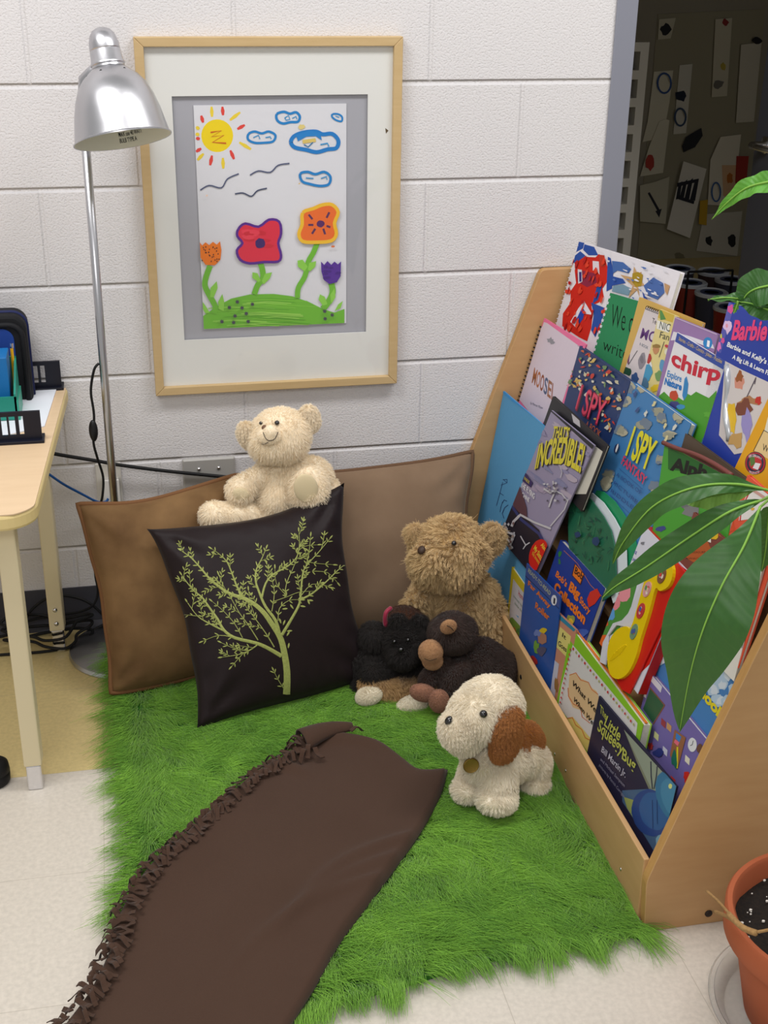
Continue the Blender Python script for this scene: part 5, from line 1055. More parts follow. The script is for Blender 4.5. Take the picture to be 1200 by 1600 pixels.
b = Book('reader_book', 'lilac early reader with a blue number 1 badge, behind the magazine titled in red', (1055, 495), (1122, 522), .606, .19, .04, .2, .005, (150, 118, 168), conv=cB)
b.poly([(462, 790), (600, 830), (770, 890), (790, 930), (700, 900), (560, 850), (440, 860)], (222, 218, 226)).blob(730, 880, 36, 46, (40, 130, 196), 0.02, n=24).text('1', (722, 905), (742, 912), (728, 856), (240, 240, 246), 0.02).line([(470, 678), (800, 812)], 6, (206, 190, 210)); b.done()
b = Book('magazine', "children's nature magazine with a bold red title over a green meadow cover", (1058, 519), (1134.5, 565.5), .600, .19, .04, .26, .003, (224, 222, 226), conv=cB, BL=(1032, 612))
b.poly([(492, 798), (870, 1018), (852, 1088), (474, 868)], (52, 76, 156)).text('Stories - Crafts - Comics - Jokes - Puzzles', (500, 856), (838, 1040), (508, 828), (196, 170, 96), 0.01)
b.text('chirp', (440, 1035), (822, 1175), (462, 920), (196, 36, 60), 0.035, -0.22).text('Explore', (410, 1140), (522, 1185), (420, 1090), (48, 130, 196), 0.02).text('Nature', (390, 1200), (524, 1250), (400, 1150), (36, 116, 190), 0.05)
b.poly([(350, 1290), (390, 1260), (430, 1300), (480, 1290), (540, 1330), (560, 1270), (600, 1290), (640, 1260), (740, 1310), (800, 1250), (820, 1290), (800, 1500), (700, 1900), (420, 1900), (300, 1600)], (74, 150, 44)).poly([(550, 1160), (566, 1140), (580, 1200), (570, 1290), (545, 1330), (532, 1290)], (50, 130, 190)).blob(466, 1290, 32, 40, (190, 70, 40), .15).blob(470, 1370, 44, 34, (60, 60, 120), .25).blob(520, 1378, 30, 20, (60, 140, 190), .2)
b.blob(700, 1660, 26, 36, (60, 130, 150), .4).blob(600, 1560, 40, 20, (90, 166, 54), .3).blob(740, 1440, 40, 24, (90, 166, 54), .3); b.done()
b = Book('paperback', 'blue paperback with silvery curled pages squeezed beside the doll flap book', (1133, 562), (1152, 575), .604, .19, .04, .2, .01, (44, 78, 150), conv=cB)
b.done()
wv = MB(); Q = [onp(1140+3*math.sin(k*0.7), 572+k*9, b.P0, b.n)+b.n*(0.004+0.003*math.sin(k*0.8)) for k in range(14)]; wv.tube(Q, 0.006, 8); wv.build('curled_page_edge', mat('silvery_page', (190, 194, 200), 0.25, 0.4), b.t, smooth=True)
b = Book('flap_book', 'royal blue flap book with pink script title and pink flowers, top right of bookcase', (1139, 472), (1300, 548), .600, .19, .04, .3, .010, (40, 62, 158), conv=cB, BL=(1112, 580))
PK = (226, 64, 120)
b.poly([(895, 562), (940, 580), (832, 960), (780, 935)], (86, 88, 172)).blob(912, 612, 24, 34, (214, 80, 150), .35).blob(882, 750, 30, 50, (220, 190, 226), .35).blob(880, 745, 10, 16, (226, 150, 170), .1).blob(848, 862, 16, 20, (214, 80, 150), .3).blob(815, 910, 26, 34, (222, 120, 190), .4).blob(836, 826, 8, 18, (200, 200, 80), .2)
b.text('Barbie', (915, 850), (1185, 855), (945, 700), PK, 0.035).text("Barbie and Kelly's Super", (880, 905), (1310, 1100), (892, 870), (236, 236, 240), 0.03).text('A Big Lift & Learn Flap Book', (922, 1000), (1330, 1190), (932, 968), (236, 236, 240), 0.03)
b.poly([(868, 1020), (1000, 1090), (1280, 1220), (1200, 1700), (940, 1750), (820, 1600), (850, 1250)], (206, 198, 196)).blob(985, 1190, 40, 70, (206, 140, 120), .4).blob(980, 1140, 30, 40, (150, 84, 40), .4).blob(1060, 1330, 90, 30, (170, 120, 80), .4).blob(1130, 1330, 26, 30, (190, 50, 40), .3).line([(1040, 1300), (1110, 1150), (1100, 1200)], 8, (90, 80, 90)).blob(1020, 1400, 60, 90, (120, 66, 50), .4).blob(920, 1480, 40, 120, (222, 180, 40), .3).blob(1040, 1520, 36, 120, (150, 140, 196), .3).blob(960, 1640, 60, 50, (190, 150, 90), .4); b.done()
b = Book('library_book', 'golden yellow library-bound book with a round red emblem, at the right edge above the leaves', (1207, 608), (1300, 660), .590, .19, .04, .26, .012, (222, 160, 28), conv=cD, BL=(1150, 727))
b.poly([(1200, 420), (1330, 440), (1300, 700), (1175, 520)], (222, 216, 196)).poly([(1170, 520), (1300, 580), (1260, 760), (1100, 665)], (226, 196, 140)).line([(1170, 518), (1300, 590)], 5, (60, 50, 40)).line([(1172, 516), (1096, 668)], 5, (60, 50, 40)).text('W', (1158, 660), (1200, 680), (1168, 612), (60, 50, 44)).blob(1110, 755, 75, 82, (56, 44, 66), .01, n=28).blob(1110, 755, 70, 76, (190, 40, 56), .01, n=28).blob(1110, 755, 62, 68, (56, 44, 66), .01, n=28).blob(1112, 757, 46, 50, (190, 50, 56), .02, n=24).poly([(1070, 715), (1105, 700), (1110, 760), (1078, 780)], (90, 120, 60)).poly([(1112, 752), (1150, 760), (1130, 805), (1092, 790)], (226, 222, 226)).text('AM LIBRARY', (1066, 720), (1164, 738), (1060, 700), (226, 200, 206), 0.02, 0.9).text('PRODUCTS', (1068, 826), (1140, 826), (1070, 808), (226, 200, 206), 0.02, -0.5); b.done()
b = Book('comb_bound_book', 'pale pink comb-bound book titled in brown capitals, against the far side panel', (850.5, 497), (915.5, 538), .571, .24, .0, .27, .004, (232, 120, 160), m=PAPER, conv=cA, BL=(813, 620))
b.poly([(484, 690), (520, 690), (740, 862), (640, 1230), (470, 1420), (335, 1210), (470, 760)], (216, 200, 212)).poly([(508, 660), (530, 668), (770, 840), (640, 1240), (470, 1400), (320, 1210)], (216, 202, 214))
for k, (x, c) in enumerate((('M', (168, 104, 66)), ('O', (178, 112, 76)), ('O', (150, 90, 70)), ('S', (96, 104, 132)), ('E', (160, 110, 84)), ('L', (170, 120, 110)))): b.text(x, (420+k*28, 1095+k*24), (444+k*28, 1116+k*24), (440+k*26, 985+k*22), c, 0.02)
b.text('by Mercer Mayer', (410, 1252), (500, 1290), (414, 1234), (110, 110, 130)).blob(560, 795, 28, 20, (150, 148, 156), .5); b.done()
sp_ = MB()
for k in range(24):
    c = b.tl+b.V*(0.022+k*0.0100)-b.U*0.002; sp_.tube([c+b.U*(0.0045*math.cos(a)-0.002)-b.n*(0.002+0.005*math.sin(a)) for a in np.linspace(0, 6.28, 9)[:-1]], 0.0012, 5, closed=True)
sp_.build('comb_binding', RUBBER, b.t, weld=False)
def confetti(b, box, n, cols, sz, avoid=None):
    for k in range(n):
        u, v = RD.random(), RD.random(); x0, y0, x1, y1, x2, y2 = box; x = x0+(x1-x0)*u+(x2-x0)*v; y = y0+(y1-y0)*u+(y2-y0)*v
        if avoid and avoid(u, v): continue
        b.blob(x, y, RD.uniform(sz*.3, sz), RD.uniform(sz*.4, sz*1.5), RD.choice(cols), .45, RD.uniform(0, 3), 9)
b = Book('picture_book', 'navy hardcover riddle book scattered with tiny toys and a pink title', (905.8, 540), (985, 595), .580, .21, .02, .3, .008, (34, 56, 104), conv=cA, BL=(880, 635))
confetti(b, (770, 850, 1120, 1100, 640, 1200), 110, [(206, 176, 96), (196, 60, 46), (196, 190, 160), (206, 96, 40), (110, 140, 90), (210, 206, 190)], 15, lambda u, v: v > 0.72 and u > 0.12 and u < 0.7)
b.text('I SPY', (752, 1290), (935, 1420), (800, 1110), (150, 30, 60), 0.035).text('I SPY', (750, 1286), (932, 1414), (798, 1108), (222, 70, 100), 0.0).text('A BOOK', (820, 1420), (925, 1500), (836, 1370), (206, 110, 50), 0.0).line([(768, 832), (1128, 1084)], 5, (26, 34, 70)); b.done()
b = Book('picture_book', 'sky blue hardcover picture riddle book with yellow and pink title and clouds', (987, 596), (1080, 662), .554, .24, .03, .30, .012, (64, 122, 176), conv=cD, BL=(910, 815), spine=(50, 90, 140))
for x, y, r in ((200, 210, 40), (290, 220, 44), (180, 310, 40), (410, 390, 50), (310, 470, 50), (450, 430, 46), (130, 530, 50), (560, 430, 40), (60, 830, 46), (50, 900, 50), (450, 720, 50), (600, 380, 40), (400, 930, 44), (500, 560, 40)):
    for k in range(4): b.blob(x+RD.uniform(-20, 20), y+RD.uniform(-16, 16), r*RD.uniform(.5, .9), r*RD.uniform(.5, .8), RD.choice([(150, 150, 132), (172, 168, 146), (110, 124, 140)]), .35)
for x, y in ((270, 370), (330, 400), (390, 330), (250, 260), (470, 490), (540, 500), (120, 420), (480, 580)): b.blob(x, y, 10, 24, RD.choice([(206, 206, 196), (60, 80, 130), (210, 200, 150)]), .4, .5)
b.blob(120, 650, 16, 36, (40, 50, 90), .1, .3).blob(124, 650, 7, 32, (226, 226, 226), .1, .3)
b.text('I SPY', (186, 690), (352, 812), (252, 486), (214, 206, 40), 0.03).text('FANTASY', (154, 760), (322, 918), (176, 700), (206, 52, 84), 0.02).line([(140, 795), (308, 942)], 3, (40, 70, 140)).line([(76, 985), (216, 1118)], 3, (40, 70, 140)).text('A BOOK OF', (118, 848), (296, 985), (126, 820), (44, 70, 130)).text('PICTURE', (100, 910), (270, 1056), (108, 882), (44, 70, 130)).text('RIDDLES', (80, 966), (262, 1110), (88, 940), (44, 70, 130)); b.done()
b = Book('picture_book', 'brown-backed book mostly hidden behind the green animal alphabet book', (1071, 677), (1172, 752), .588, .19, .03, .2, .006, (80, 66, 54), conv=cD); b.done()
b = Book('big_book', 'green animal alphabet book with thick curved maroon edge and black hand lettering', (1038.6, 693), (1150, 752), .552, .22, .03, .28, .012, (70, 150, 50), conv=cD, BL=(1015, 860), spine=(94, 40, 40), back=(94, 40, 40))
b.poly([(480, 640), (700, 700), (900, 800), (960, 850), (840, 850), (480, 800)], (34, 96, 36)).text('Alph', (492, 800), (752, 868), (512, 712), (14, 16, 14), 0.05).blob(640, 1090, 60, 50, (120, 120, 122), .35).blob(600, 1060, 30, 20, (104, 104, 108), .3).blob(700, 970, 60, 10, (224, 216, 40), .4, .4).blob(430, 1230, 34, 20, (60, 70, 130), .3).blob(560, 1020, 70, 40, (90, 170, 60), .3).blob(830, 1070, 50, 26, (226, 210, 40), .4).blob(880, 1010, 30, 30, (40, 60, 30), .4)
b.done()
ce = MB(); ce.tube(smooth([tuple(onp(x, y, b.P0, b.n)+b.n*0.003) for x, y in ((1038.6, 692), (1060, 701), (1090, 711), (1118, 725), (1146, 743))], 4), 0.0042, 8); ce.build('curved_edge', mat('maroon_edge', (110, 56, 50), 0.5), b.t, smooth=True)
b = Book('activity_book', 'red-orange activity book with a white rounded panel, half covered by plant leaves', (1168, 742), (1240, 806), .556, .21, .03, .26, .008, (214, 84, 56), conv=cD, BL=(1125, 880))
b.poly([(1110, 915), (1300, 900), (1300, 1180), (1060, 1160), (990, 1170), (1000, 1080), (1050, 980)], (222, 216, 214)).line([(1110, 925), (1060, 980), (1010, 1080), (1000, 1170)], 9, (190, 40, 40)).blob(960, 1010, 26, 50, (160, 90, 60), .4).blob(900, 1200, 60, 60, (206, 76, 40), .4).blob(1090, 1086, 14, 12, (220, 170, 60), .3).line([(1000, 880), (1200, 1020)], 20, (196, 150, 140)); b.done()
b = Book('activity_book', 'dark rust-red book with a brown round label, right of the toy keyboard book', (1084, 800), (1136, 846), .556, .20, .03, .2, .006, (120, 64, 56), conv=cF, BL=(1050, 900))
b.blob(690, 180, 100, 90, (176, 88, 44), .05, n=20).text('TREASURE', (640, 205), (750, 205), (640, 190), (70, 34, 24)).text('AWAITS', (606, 248), (720, 250), (606, 236), (70, 34, 24)).poly([(730, 90), (790, 60), (790, 130), (740, 110)], (224, 220, 210)).blob(815, 60, 30, 60, (220, 180, 40), .4).blob(880, 30, 50, 40, (206, 76, 50), .4); b.done()
b = Book('picture_book', 'white picture book with blue capitals and a yellow digger arm, lower right of bookcase', (1172, 812), (1262, 880), .575, .17, .03, .24, .008, (220, 216, 208), conv=cF, BL=(1128, 990))
b.text('OCK', (1080, 400), (1290, 520), (1092, 270), (40, 96, 170), 0.05).poly([(940, 870), (950, 780), (1030, 640), (1130, 570), (1190, 500), (1230, 560), (1200, 800), (1140, 830), (1130, 620), (1060, 700), (990, 880)], (206, 172, 30)).line([(950, 860), (1050, 700), (1130, 610)], 9, (120, 90, 40)).blob(1060, 840, 50, 60, (150, 150, 156), .5).blob(1040, 570, 14, 20, (170, 50, 40), .2).blob(1080, 920, 60, 36, (130, 130, 134), .5); b.done()
# --- middle rows
b = Book('poster_folder', 'plain sky blue card folder with marker writing, at the far left of the bookcase', (787, 611), (872, 684), .5765, .148, .0, .42, .003, (92, 156, 200), m=PAPER, conv=cC, BL=(745, 820), back=(60, 140, 206), inset=0.001)
for pts in ([(215, 790), (262, 772), (262, 745), (230, 748)], [(262, 772), (232, 745)], [(228, 768), (205, 860), (180, 950)], [(205, 850), (235, 870)], [(228, 920), (215, 960), (208, 1000)], [(226, 930), (240, 905), (262, 915)], [(272, 945), (245, 965), (226, 1010), (240, 1050)]): b.line(pts, 4, (40, 60, 110))
b.line([(232, 60), (300, 120), (400, 190), (560, 320)], 16, (66, 146, 210)); b.done()
b = Book('reader_book', 'black-topped book with thick curled pages, just behind the lilac-grey reader', (864, 619), (949, 697), .566, .155, .03, .16, .006, (30, 30, 34), conv=cC, BL=(800, 800)); b.poly([(770, 215), (845, 240), (835, 340), (780, 300)], (190, 186, 190)).poly([(945, 480), (1010, 528), (960, 660), (880, 860), (780, 860)], (206, 202, 190)); b.done()
b = Book('reader_book', 'lilac-grey reader with a big arched yellow title and a round red badge', (862, 641), (929, 696), .557, .155, .03, .37, .003, (150, 142, 170), conv=cC, BL=(789, 822))
for k in range(26): b.blob(RD.uniform(420, 900), RD.uniform(330, 900), RD.uniform(30, 90), RD.uniform(10, 26), RD.choice([(166, 152, 176), (130, 130, 164), (176, 164, 180), (140, 134, 166)]), .3, .7)
b.poly([(610, 208), (632, 180), (955, 470), (945, 520), (610, 215)], (26, 26, 30)).text('READERS', (690, 245), (880, 400), (702, 226), (206, 204, 210), 0.01)
for d, c in ((7, (30, 26, 34)), (0, (214, 200, 50))): b.text("THAT'S", (616+d, 418+d), (742+d, 432+d), (636+d, 330+d), c, 0.03, 0.05).text('INCREDIBLE!', (484+d, 660+d), (842+d, 690+d), (520+d, 470+d), c, 0.035, 0.30)
b.poly([(400, 680), (470, 770), (455, 810), (370, 740)], (56, 44, 96)).text('INSIDE', (402, 745), (440, 782), (406, 722), (214, 200, 50), 0.01).text('THE FLYING', (374, 800), (480, 900), (382, 760), (222, 220, 226), 0.03).text('MACHINE', (356, 850), (440, 925), (362, 818), (222, 220, 226), 0.03)
b.poly([(360, 790), (420, 960), (430, 1090), (330, 1000), (305, 930)], (92, 60, 70)).poly([(300, 935), (360, 1000), (520, 1140), (560, 1260), (470, 1440), (400, 1500), (200, 1300), (235, 1110)], (34, 30, 44)).line([(300, 950), (380, 1060), (520, 1170), (580, 1280)], 22, (52, 58, 112))
GRY = (196, 194, 200)
for pts, w in (([(370, 1020), (480, 1080), (610, 1130)], 16), ([(610, 1110), (720, 980), (750, 900)], 9), ([(630, 760), (640, 830), (700, 860), (740, 910)], 10), ([(560, 820), (610, 850), (660, 840)], 14), ([(690, 650), (702, 690), (690, 730)], 5), ([(600, 960), (620, 900), (640, 860)], 12), ([(250, 1090), (280, 1160), (330, 1180), (290, 1280)], 16), ([(240, 1180), (300, 1240), (330, 1160)], 12), ([(370, 1030), (330, 1070), (310, 1110)], 20), ([(380, 1190), (420, 1260), (450, 1240)], 9), ([(420, 1260), (400, 1290)], 8)): b.line(pts, w, GRY)
for k in range(22): b.blob(RD.uniform(560, 740), RD.uniform(770, 920), 10, 8, RD.choice([GRY, (90, 86, 100), (160, 150, 160)]), .4)
for k in range(20): b.blob(RD.uniform(240, 330), RD.uniform(1070, 1290), 10, 12, RD.choice([GRY, (120, 90, 90), (170, 150, 140)]), .4)
b.blob(530, 1335, 72, 124, (206, 34, 28), .01, .25, 28).text('Also:', (545, 1262), (585, 1315), (562, 1236), (226, 200, 60), 0.02).text('My Sister,', (490, 1290), (558, 1400), (508, 1258), (226, 200, 60), 0.02).text('the Inventor', (478, 1330), (540, 1425), (488, 1300), (226, 200, 60), 0.0); b.done()
def shape_arc(x0, y0, pts): return smooth(pts, 4)
dome = [(740, 1210), (738, 1100), (748, 960), (752, 860), (775, 818), (830, 830), (920, 905), (1010, 1030), (1070, 1140), (1105, 1290), (1110, 1480), (1090, 1640), (1000, 1700), (760, 1500)]
off = lambda P, dx, dy, k=1: [(x*k+dx, y*k+dy) for x, y in P]
b = Book('shaped_board_book', 'leaf-shaped board book, dark green patterned cover with white pages and bright green back', (894, 764), (961, 860), .558, .20, .03, .2, .012, (36, 100, 74), conv=cC, outline=dome, pages=False)
for k in range(46):
    x, y = RD.uniform(760, 1080), RD.uniform(900, 1480)
    if x-750 < (y-800)*0.7+40: b.line([(x, y), (x+RD.uniform(-30, 30), y+RD.uniform(-40, 40)), (x+RD.uniform(-40, 40), y+RD.uniform(-60, 60))], 5, RD.choice([(26, 70, 66), (30, 80, 60), (50, 120, 84)]))
b.blob(970, 1230, 30, 36, (30, 60, 100), .2).blob(830, 1180, 20, 24, (30, 60, 100), .2); b.done()
for k, (dx, dy, cc, nm) in enumerate(((130, 30, (206, 214, 220), 'white_page'), (218, 20, (34, 140, 90), 'green_back'))):
    pp_ = [onp(*cC(x*0.96+dx, y*0.99+dy), b.P0-Vector((-1, 0, 0))*(0.006*(k+1)), b.n) for x, y in dome[3:-1]]
    MB().prism(pp_, -b.n*0.002, col=cc).build(nm, GLOSSY, b.t, weld=False)
b = Book('hardcover_storybook', 'blue hardcover story collection with orange title, front middle of bookcase', (875.6, 843.5), (945, 919), .5525, .20, .03, .2, .012, (30, 56, 138), conv=cE, BL=(855, 905), back=(40, 70, 150))
OR = (222, 116, 36)
b.line([(540, 215), (650, 320), (760, 500), (860, 600)], 4, (190, 110, 60)).blob(505, 240, 16, 30, (40, 120, 60), .4).blob(505, 310, 12, 26, (40, 110, 70), .4).poly([(630, 320), (712, 410), (680, 505), (606, 420)], (70, 40, 40)).poly([(636, 330), (706, 410), (676, 490), (614, 420)], OR).text('Bob', (628, 400), (694, 462), (640, 345), (60, 36, 30), 0.03)
b.text("Bob's", (470, 425), (560, 520), (486, 380), OR, 0.03).text('Big', (580, 540), (664, 620), (600, 470), OR, 0.05).text('Story', (668, 640), (752, 750), (684, 590), OR, 0.03).text('Collection', (456, 540), (710, 830), (476, 470), OR, 0.05).poly([(760, 560), (820, 530), (850, 590), (800, 660), (750, 690), (735, 620)], (196, 50, 40)).blob(600, 790, 40, 40, (140, 146, 70), .2).blob(600, 810, 20, 30, (220, 180, 60), .2).blob(700, 900, 60, 30, (60, 90, 170), .4); b.done()
# toy sound book: picture pages on the left, yellow keyboard module on a red board at the right
b = Book('sound_storybook', "child's sound storybook: pig picture page and a yellow button panel on red board", (1007.5, 822), (1075, 892), .544, .22, .03, .255, .020, (206, 206, 218), conv=cF, BL=(935, 1010), pages=False)
MB().prism([b.tl-b.n*0.0013+b.U*u+b.V*v for u, v in ((0, 0), (b.w, 0), (b.w, 0.255), (0, 0.255))], -b.n*0.018).build('page_block', mat('red_board_block', (186, 28, 24), 0.4), b.t)
b.poly([(440, 200), (700, 330), (660, 1400), (100, 1400), (250, 740)], (196, 28, 22)).poly([(30, 540), (110, 470), (200, 410), (270, 380), (200, 640), (120, 760), (60, 800), (0, 1000), (-60, 960), (-20, 700)], (76, 136, 60)).blob(150, 480, 60, 74, (220, 140, 150), .15).blob(90, 560, 50, 60, (216, 130, 140), .2).blob(60, 640, 40, 50, (90, 150, 206), .2).blob(20, 700, 30, 40, (206, 90, 50), .2).blob(100, 520, 14, 16, (170, 60, 50), .1).blob(125, 495, 4, 6, (20, 20, 20), .1).blob(0, 860, 50, 60, (214, 96, 40), .4).blob(-30, 940, 40, 40, (220, 190, 50), .4)
b.text('Das', (212, 180), (250, 215), (226, 150), (40, 60, 150)).text('hop', (196, 240), (250, 270), (206, 214), (40, 60, 150)).blob(300, 130, 14, 10, (120, 120, 130), .4).blob(240, 110, 10, 12, (90, 90, 100), .4)
b.done()
sd = b
REDP = mat('red_plastic', (196, 28, 22), 0.35); YEL = mat('yellow_plastic', (222, 192, 12), 0.3, coat=0.3)
rp_ = [(505, 215), (620, 340), (610, 400), (215, 1222), (160, 1190), (65, 1010), (250, 740), (400, 270)]
MB().prism([onp(*cF(x, y), sd.P0, sd.n)+sd.n*0.001 for x, y in rp_], sd.n*0.004).build('red_board', REDP, sd.t, bevel=0.001)
strp = [(352, 325), (390, 262), (240, 700), (225, 745), (130, 735), (70, 800), (60, 880), (30, 1000), (0, 985), (30, 840), (100, 720), (180, 690), (250, 560)]
MB().prism([onp(*cF(x, y), sd.P0, sd.n)+sd.n*0.001 for x, y in ((372, 270), (395, 280), (245, 745), (120, 725), (60, 800), (40, 1010), (0, 990), (22, 850), (95, 712), (160, 690), (205, 640))], sd.n*0.003).build('white_cutout_edge', mat('white_board_edge', (200, 200, 206), 0.4), sd.t)
yp = smooth([(440, 255), (500, 250), (548, 300), (550, 380), (520, 450), (460, 482), (428, 465), (380, 640), (320, 830), (285, 960), (230, 1070), (160, 1116), (100, 1080), (78, 960), (95, 840), (150, 760), (215, 735), (250, 745), (300, 580), (345, 420), (380, 310)], 3, True)
MB().prism([onp(*cF(x, y), sd.P0, sd.n)+sd.n*0.005 for x, y in yp], sd.n*0.006).build('yellow_panel', YEL, sd.t)
for x, y, rx, ry, c in ((415, 320, 26, 44, (80, 120, 180)), (478, 372, 28, 56, (120, 80, 60)), (372, 470, 26, 56, (206, 150, 150)), (326, 625, 26, 56, (180, 60, 60)), (276, 775, 24, 56, (110, 140, 110))):
    ob = [onp(*cF(x+rx*math.cos(a)-ry*0.25*math.sin(a), y+ry*math.sin(a)), sd.P0, sd.n)+sd.n*0.0105 for a in np.linspace(0, 6.283, 21)[:-1]]; cc = sum(ob, Vector())/len(ob)
    mb = MB().prism(ob, sd.n*0.0022, col=c); 
    for k in range(5):
        q = cc+Vector((0, RD.uniform(-1, 1), RD.uniform(-1, 1)))*0.004+sd.n*(0.0024+0.00008*k); q = q-sd.n*((q-cc).dot(sd.n)-0.0024-0.0001*k)
        mb.add([q+sd.U*0.004*math.cos(a)+sd.V*0.005*math.sin(a) for a in np.linspace(0, 6.28, 8)[:-1]], [tuple(range(7))], RD.choice([(206, 60, 60), (90, 140, 80), (220, 206, 196), (70, 90, 150), (210, 170, 150)]))
    mb.build('button', GLOSSY, sd.t, weld=False)
gr_ = MB()
for k in range(9):
    o_ = (k-4)*13; hl = math.sqrt(max(0, 62**2-o_**2))*0.9
    a, c2 = [onp(*cF(160+o_*0.83-sg*hl*0.55, 925-o_*0.55-sg*hl*0.83*-1), sd.P0, sd.n)+sd.n*0.0113 for sg in (-1, 1)]; gr_.tube([a, c2], 0.0011, 6)
gr_.build('speaker_grille', YEL, sd.t, weld=False)
b = Book('picture_book', 'sky and clouds picture book titled in yellow, behind the big plant leaf', (1058, 938), (1164, 1047), .588, .16, .03, .2, .010, (70, 126, 186), conv=cF, BL=(1012, 1060))
for x, y in ((860, 1140), (900, 1080), (960, 1190), (840, 1260), (800, 1180), (900, 1280), (960, 1020), (420, 960)): b.blob(x, y, 46, 50, (176, 198, 218), .3).blob(x+16, y+10, 30, 34, (206, 216, 226), .3)
b.text('School', (640, 1130), (842, 1384), (668, 1070), (224, 206, 40), 0.05).poly([(860, 1330), (900, 1310), (940, 1340), (900, 1420), (870, 1400)], (226, 206, 60)).line([(920, 940), (1030, 1060)], 22, (214, 216, 222)); b.done()
b = Book('board_book', 'purple classroom scene board book with chalkboard and clock, above the blue bug book', (1016, 1050), (1106, 1159), .583, .15, .03, .2, .008, (116, 104, 168), conv=cG)
b.poly([(865, 300), (950, 410), (880, 520), (820, 430)], (50, 92, 66)).line([(862, 296), (955, 408), (884, 526)], 7, (130, 84, 60)).poly([(850, 190), (940, 290), (930, 330), (835, 215)], (210, 206, 216))
for x, y, c in ((905, 600, (206, 206, 150)), (950, 520, (150, 60, 70)), (985, 545, (196, 150, 100)), (960, 695, (206, 208, 222)), (1100, 750, (224, 220, 200)), (1155, 820, (206, 196, 216)), (830, 330, (216, 216, 220)), (1010, 880, (206, 60, 50))): b.poly([(x-14, y-34), (x+14, y-6), (x+10, y+34), (x-18, y+6)], c)
b.blob(1130, 655, 28, 44, (220, 222, 226), .02, n=20).line([(1130, 655), (1136, 630)], 4, (50, 50, 60)).line([(1130, 655), (1118, 660)], 4, (50, 50, 60)).poly([(1020, 560), (1090, 610), (1040, 800), (990, 720)], (150, 100, 70)).poly([(1030, 580), (1062, 605), (1050, 640), (1026, 615)], (60, 130, 200)).poly([(1024, 620), (1050, 640), (1040, 664), (1016, 640)], (226, 110, 130)).line([(1038, 670), (1036, 800)], 10, (220, 206, 40)).blob(1020, 740, 18, 60, (40, 110, 90), .3).blob(1095, 860, 22, 30, (206, 50, 40), .4).blob(920, 700, 30, 24, (50, 60, 130), .4).blob(870, 660, 20, 20, (170, 50, 50), .4).blob(1180, 680, 20, 30, (110, 76, 60), .1)
b.done()
# --- front row
b = Book('board_book', 'pink and yellow edged page book just behind the small yellow-bordered board book', (799.5, 868), (821, 899), .590, .12, .03, .12, .003, (206, 176, 186), conv=cE); b.poly([(100, 310), (215, 420), (215, 450), (100, 350)], (224, 206, 150)).blob(118, 305, 8, 8, (190, 60, 110), .4); b.done()
b = Book('board_book', 'small yellow-bordered board book with thick pages at the rail, nearest the tan bear', (799.7, 885.6), (831.6, 930.6), .579, .08, .02, .15, .009, (206, 186, 40), conv=cE, BL=(792, 968))
b.poly([(118, 450), (258, 640), (200, 1060), (190, 1020), (80, 860), (88, 700)], (206, 202, 206)).poly([(84, 780), (110, 770), (190, 860), (220, 900), (200, 1030), (84, 870)], (120, 150, 60)).blob(120, 880, 20, 30, (206, 110, 50), .4).blob(150, 930, 14, 24, (190, 60, 40), .4).blob(170, 880, 18, 20, (90, 130, 70), .4).text('Home', (160, 590), (205, 640), (164, 540), (196, 60, 70)).text('sweet home', (120, 600), (225, 730), (124, 576), (110, 140, 130)).text('little house', (130, 660), (222, 770), (134, 640), (120, 140, 100)); b.done()
b = Book('reader_book', 'slim blue ready-to-read paperback numbered 1, between yellow board book and orange-titled hardcover', (823, 880), (875.6, 932.5), .575, .08, .02, .2, .003, (40, 84, 160), conv=cE)
b.poly([(228, 320), (510, 600), (500, 690), (215, 420)], (62, 82, 146)).line([(218, 425), (500, 700)], 5, (26, 40, 80)).text('READY-TO-READ', (240, 392), (424, 590), (248, 360), (176, 180, 140), 0.01).blob(458, 628, 24, 44, (220, 220, 226), .02, n=20).text('1', (452, 652), (466, 660), (456, 606), (30, 34, 60), 0.03).text('Far Away', (240, 500), (425, 700), (246, 460), OR, 0.03).text('Roller', (300, 690), (415, 800), (308, 640), OR, 0.03).blob(368, 880, 30, 26, (214, 186, 40), .2).blob(360, 950, 36, 50, (170, 120, 100), .2).blob(310, 1020, 26, 50, (110, 160, 60), .3).blob(320, 900, 30, 30, (110, 130, 190), .3).blob(290, 1130, 30, 40, (180, 50, 50), .3).blob(360, 1050, 40, 40, (80, 80, 110), .3); b.done()
b = Book('picture_book', 'narrow white-edged book with a dark green drawing, left of the teal book', (859.7, 953), (876, 968), .572, .10, .03, .18, .003, (206, 210, 218), conv=cE); b.line([(428, 840), (418, 870), (424, 900), (436, 905)], 5, (180, 60, 90)).poly([(378, 1020), (406, 1040), (372, 1250), (345, 1230)], (40, 90, 84)); b.done()
b = Book('picture_book', 'teal-edged storybook with a yellow sign on its peach cover, left of lime book', (869, 954), (900, 984), .5665, .11, .03, .2, .004, (196, 136, 110), conv=cE)
b.poly([(470, 715), (640, 860), (620, 890), (474, 765)], (50, 130, 160)).poly([(473, 740), (486, 760), (400, 1320), (366, 1300)], (44, 120, 160)).poly([(510, 850), (600, 930), (570, 1110), (468, 1010)], (218, 204, 120)).text('It', (524, 930), (556, 960), (530, 895), (40, 40, 36), 0.02).text('Goes', (490, 1000), (560, 1062), (498, 960), (40, 40, 36), 0.02).poly([(430, 1100), (500, 1160), (460, 1460), (400, 1380)], (190, 190, 206)).blob(440, 1160, 20, 40, (150, 170, 200), .3).blob(480, 1330, 16, 60, (150, 110, 60), .3).blob(405, 1230, 14, 26, (206, 160, 60), .3); b.done()
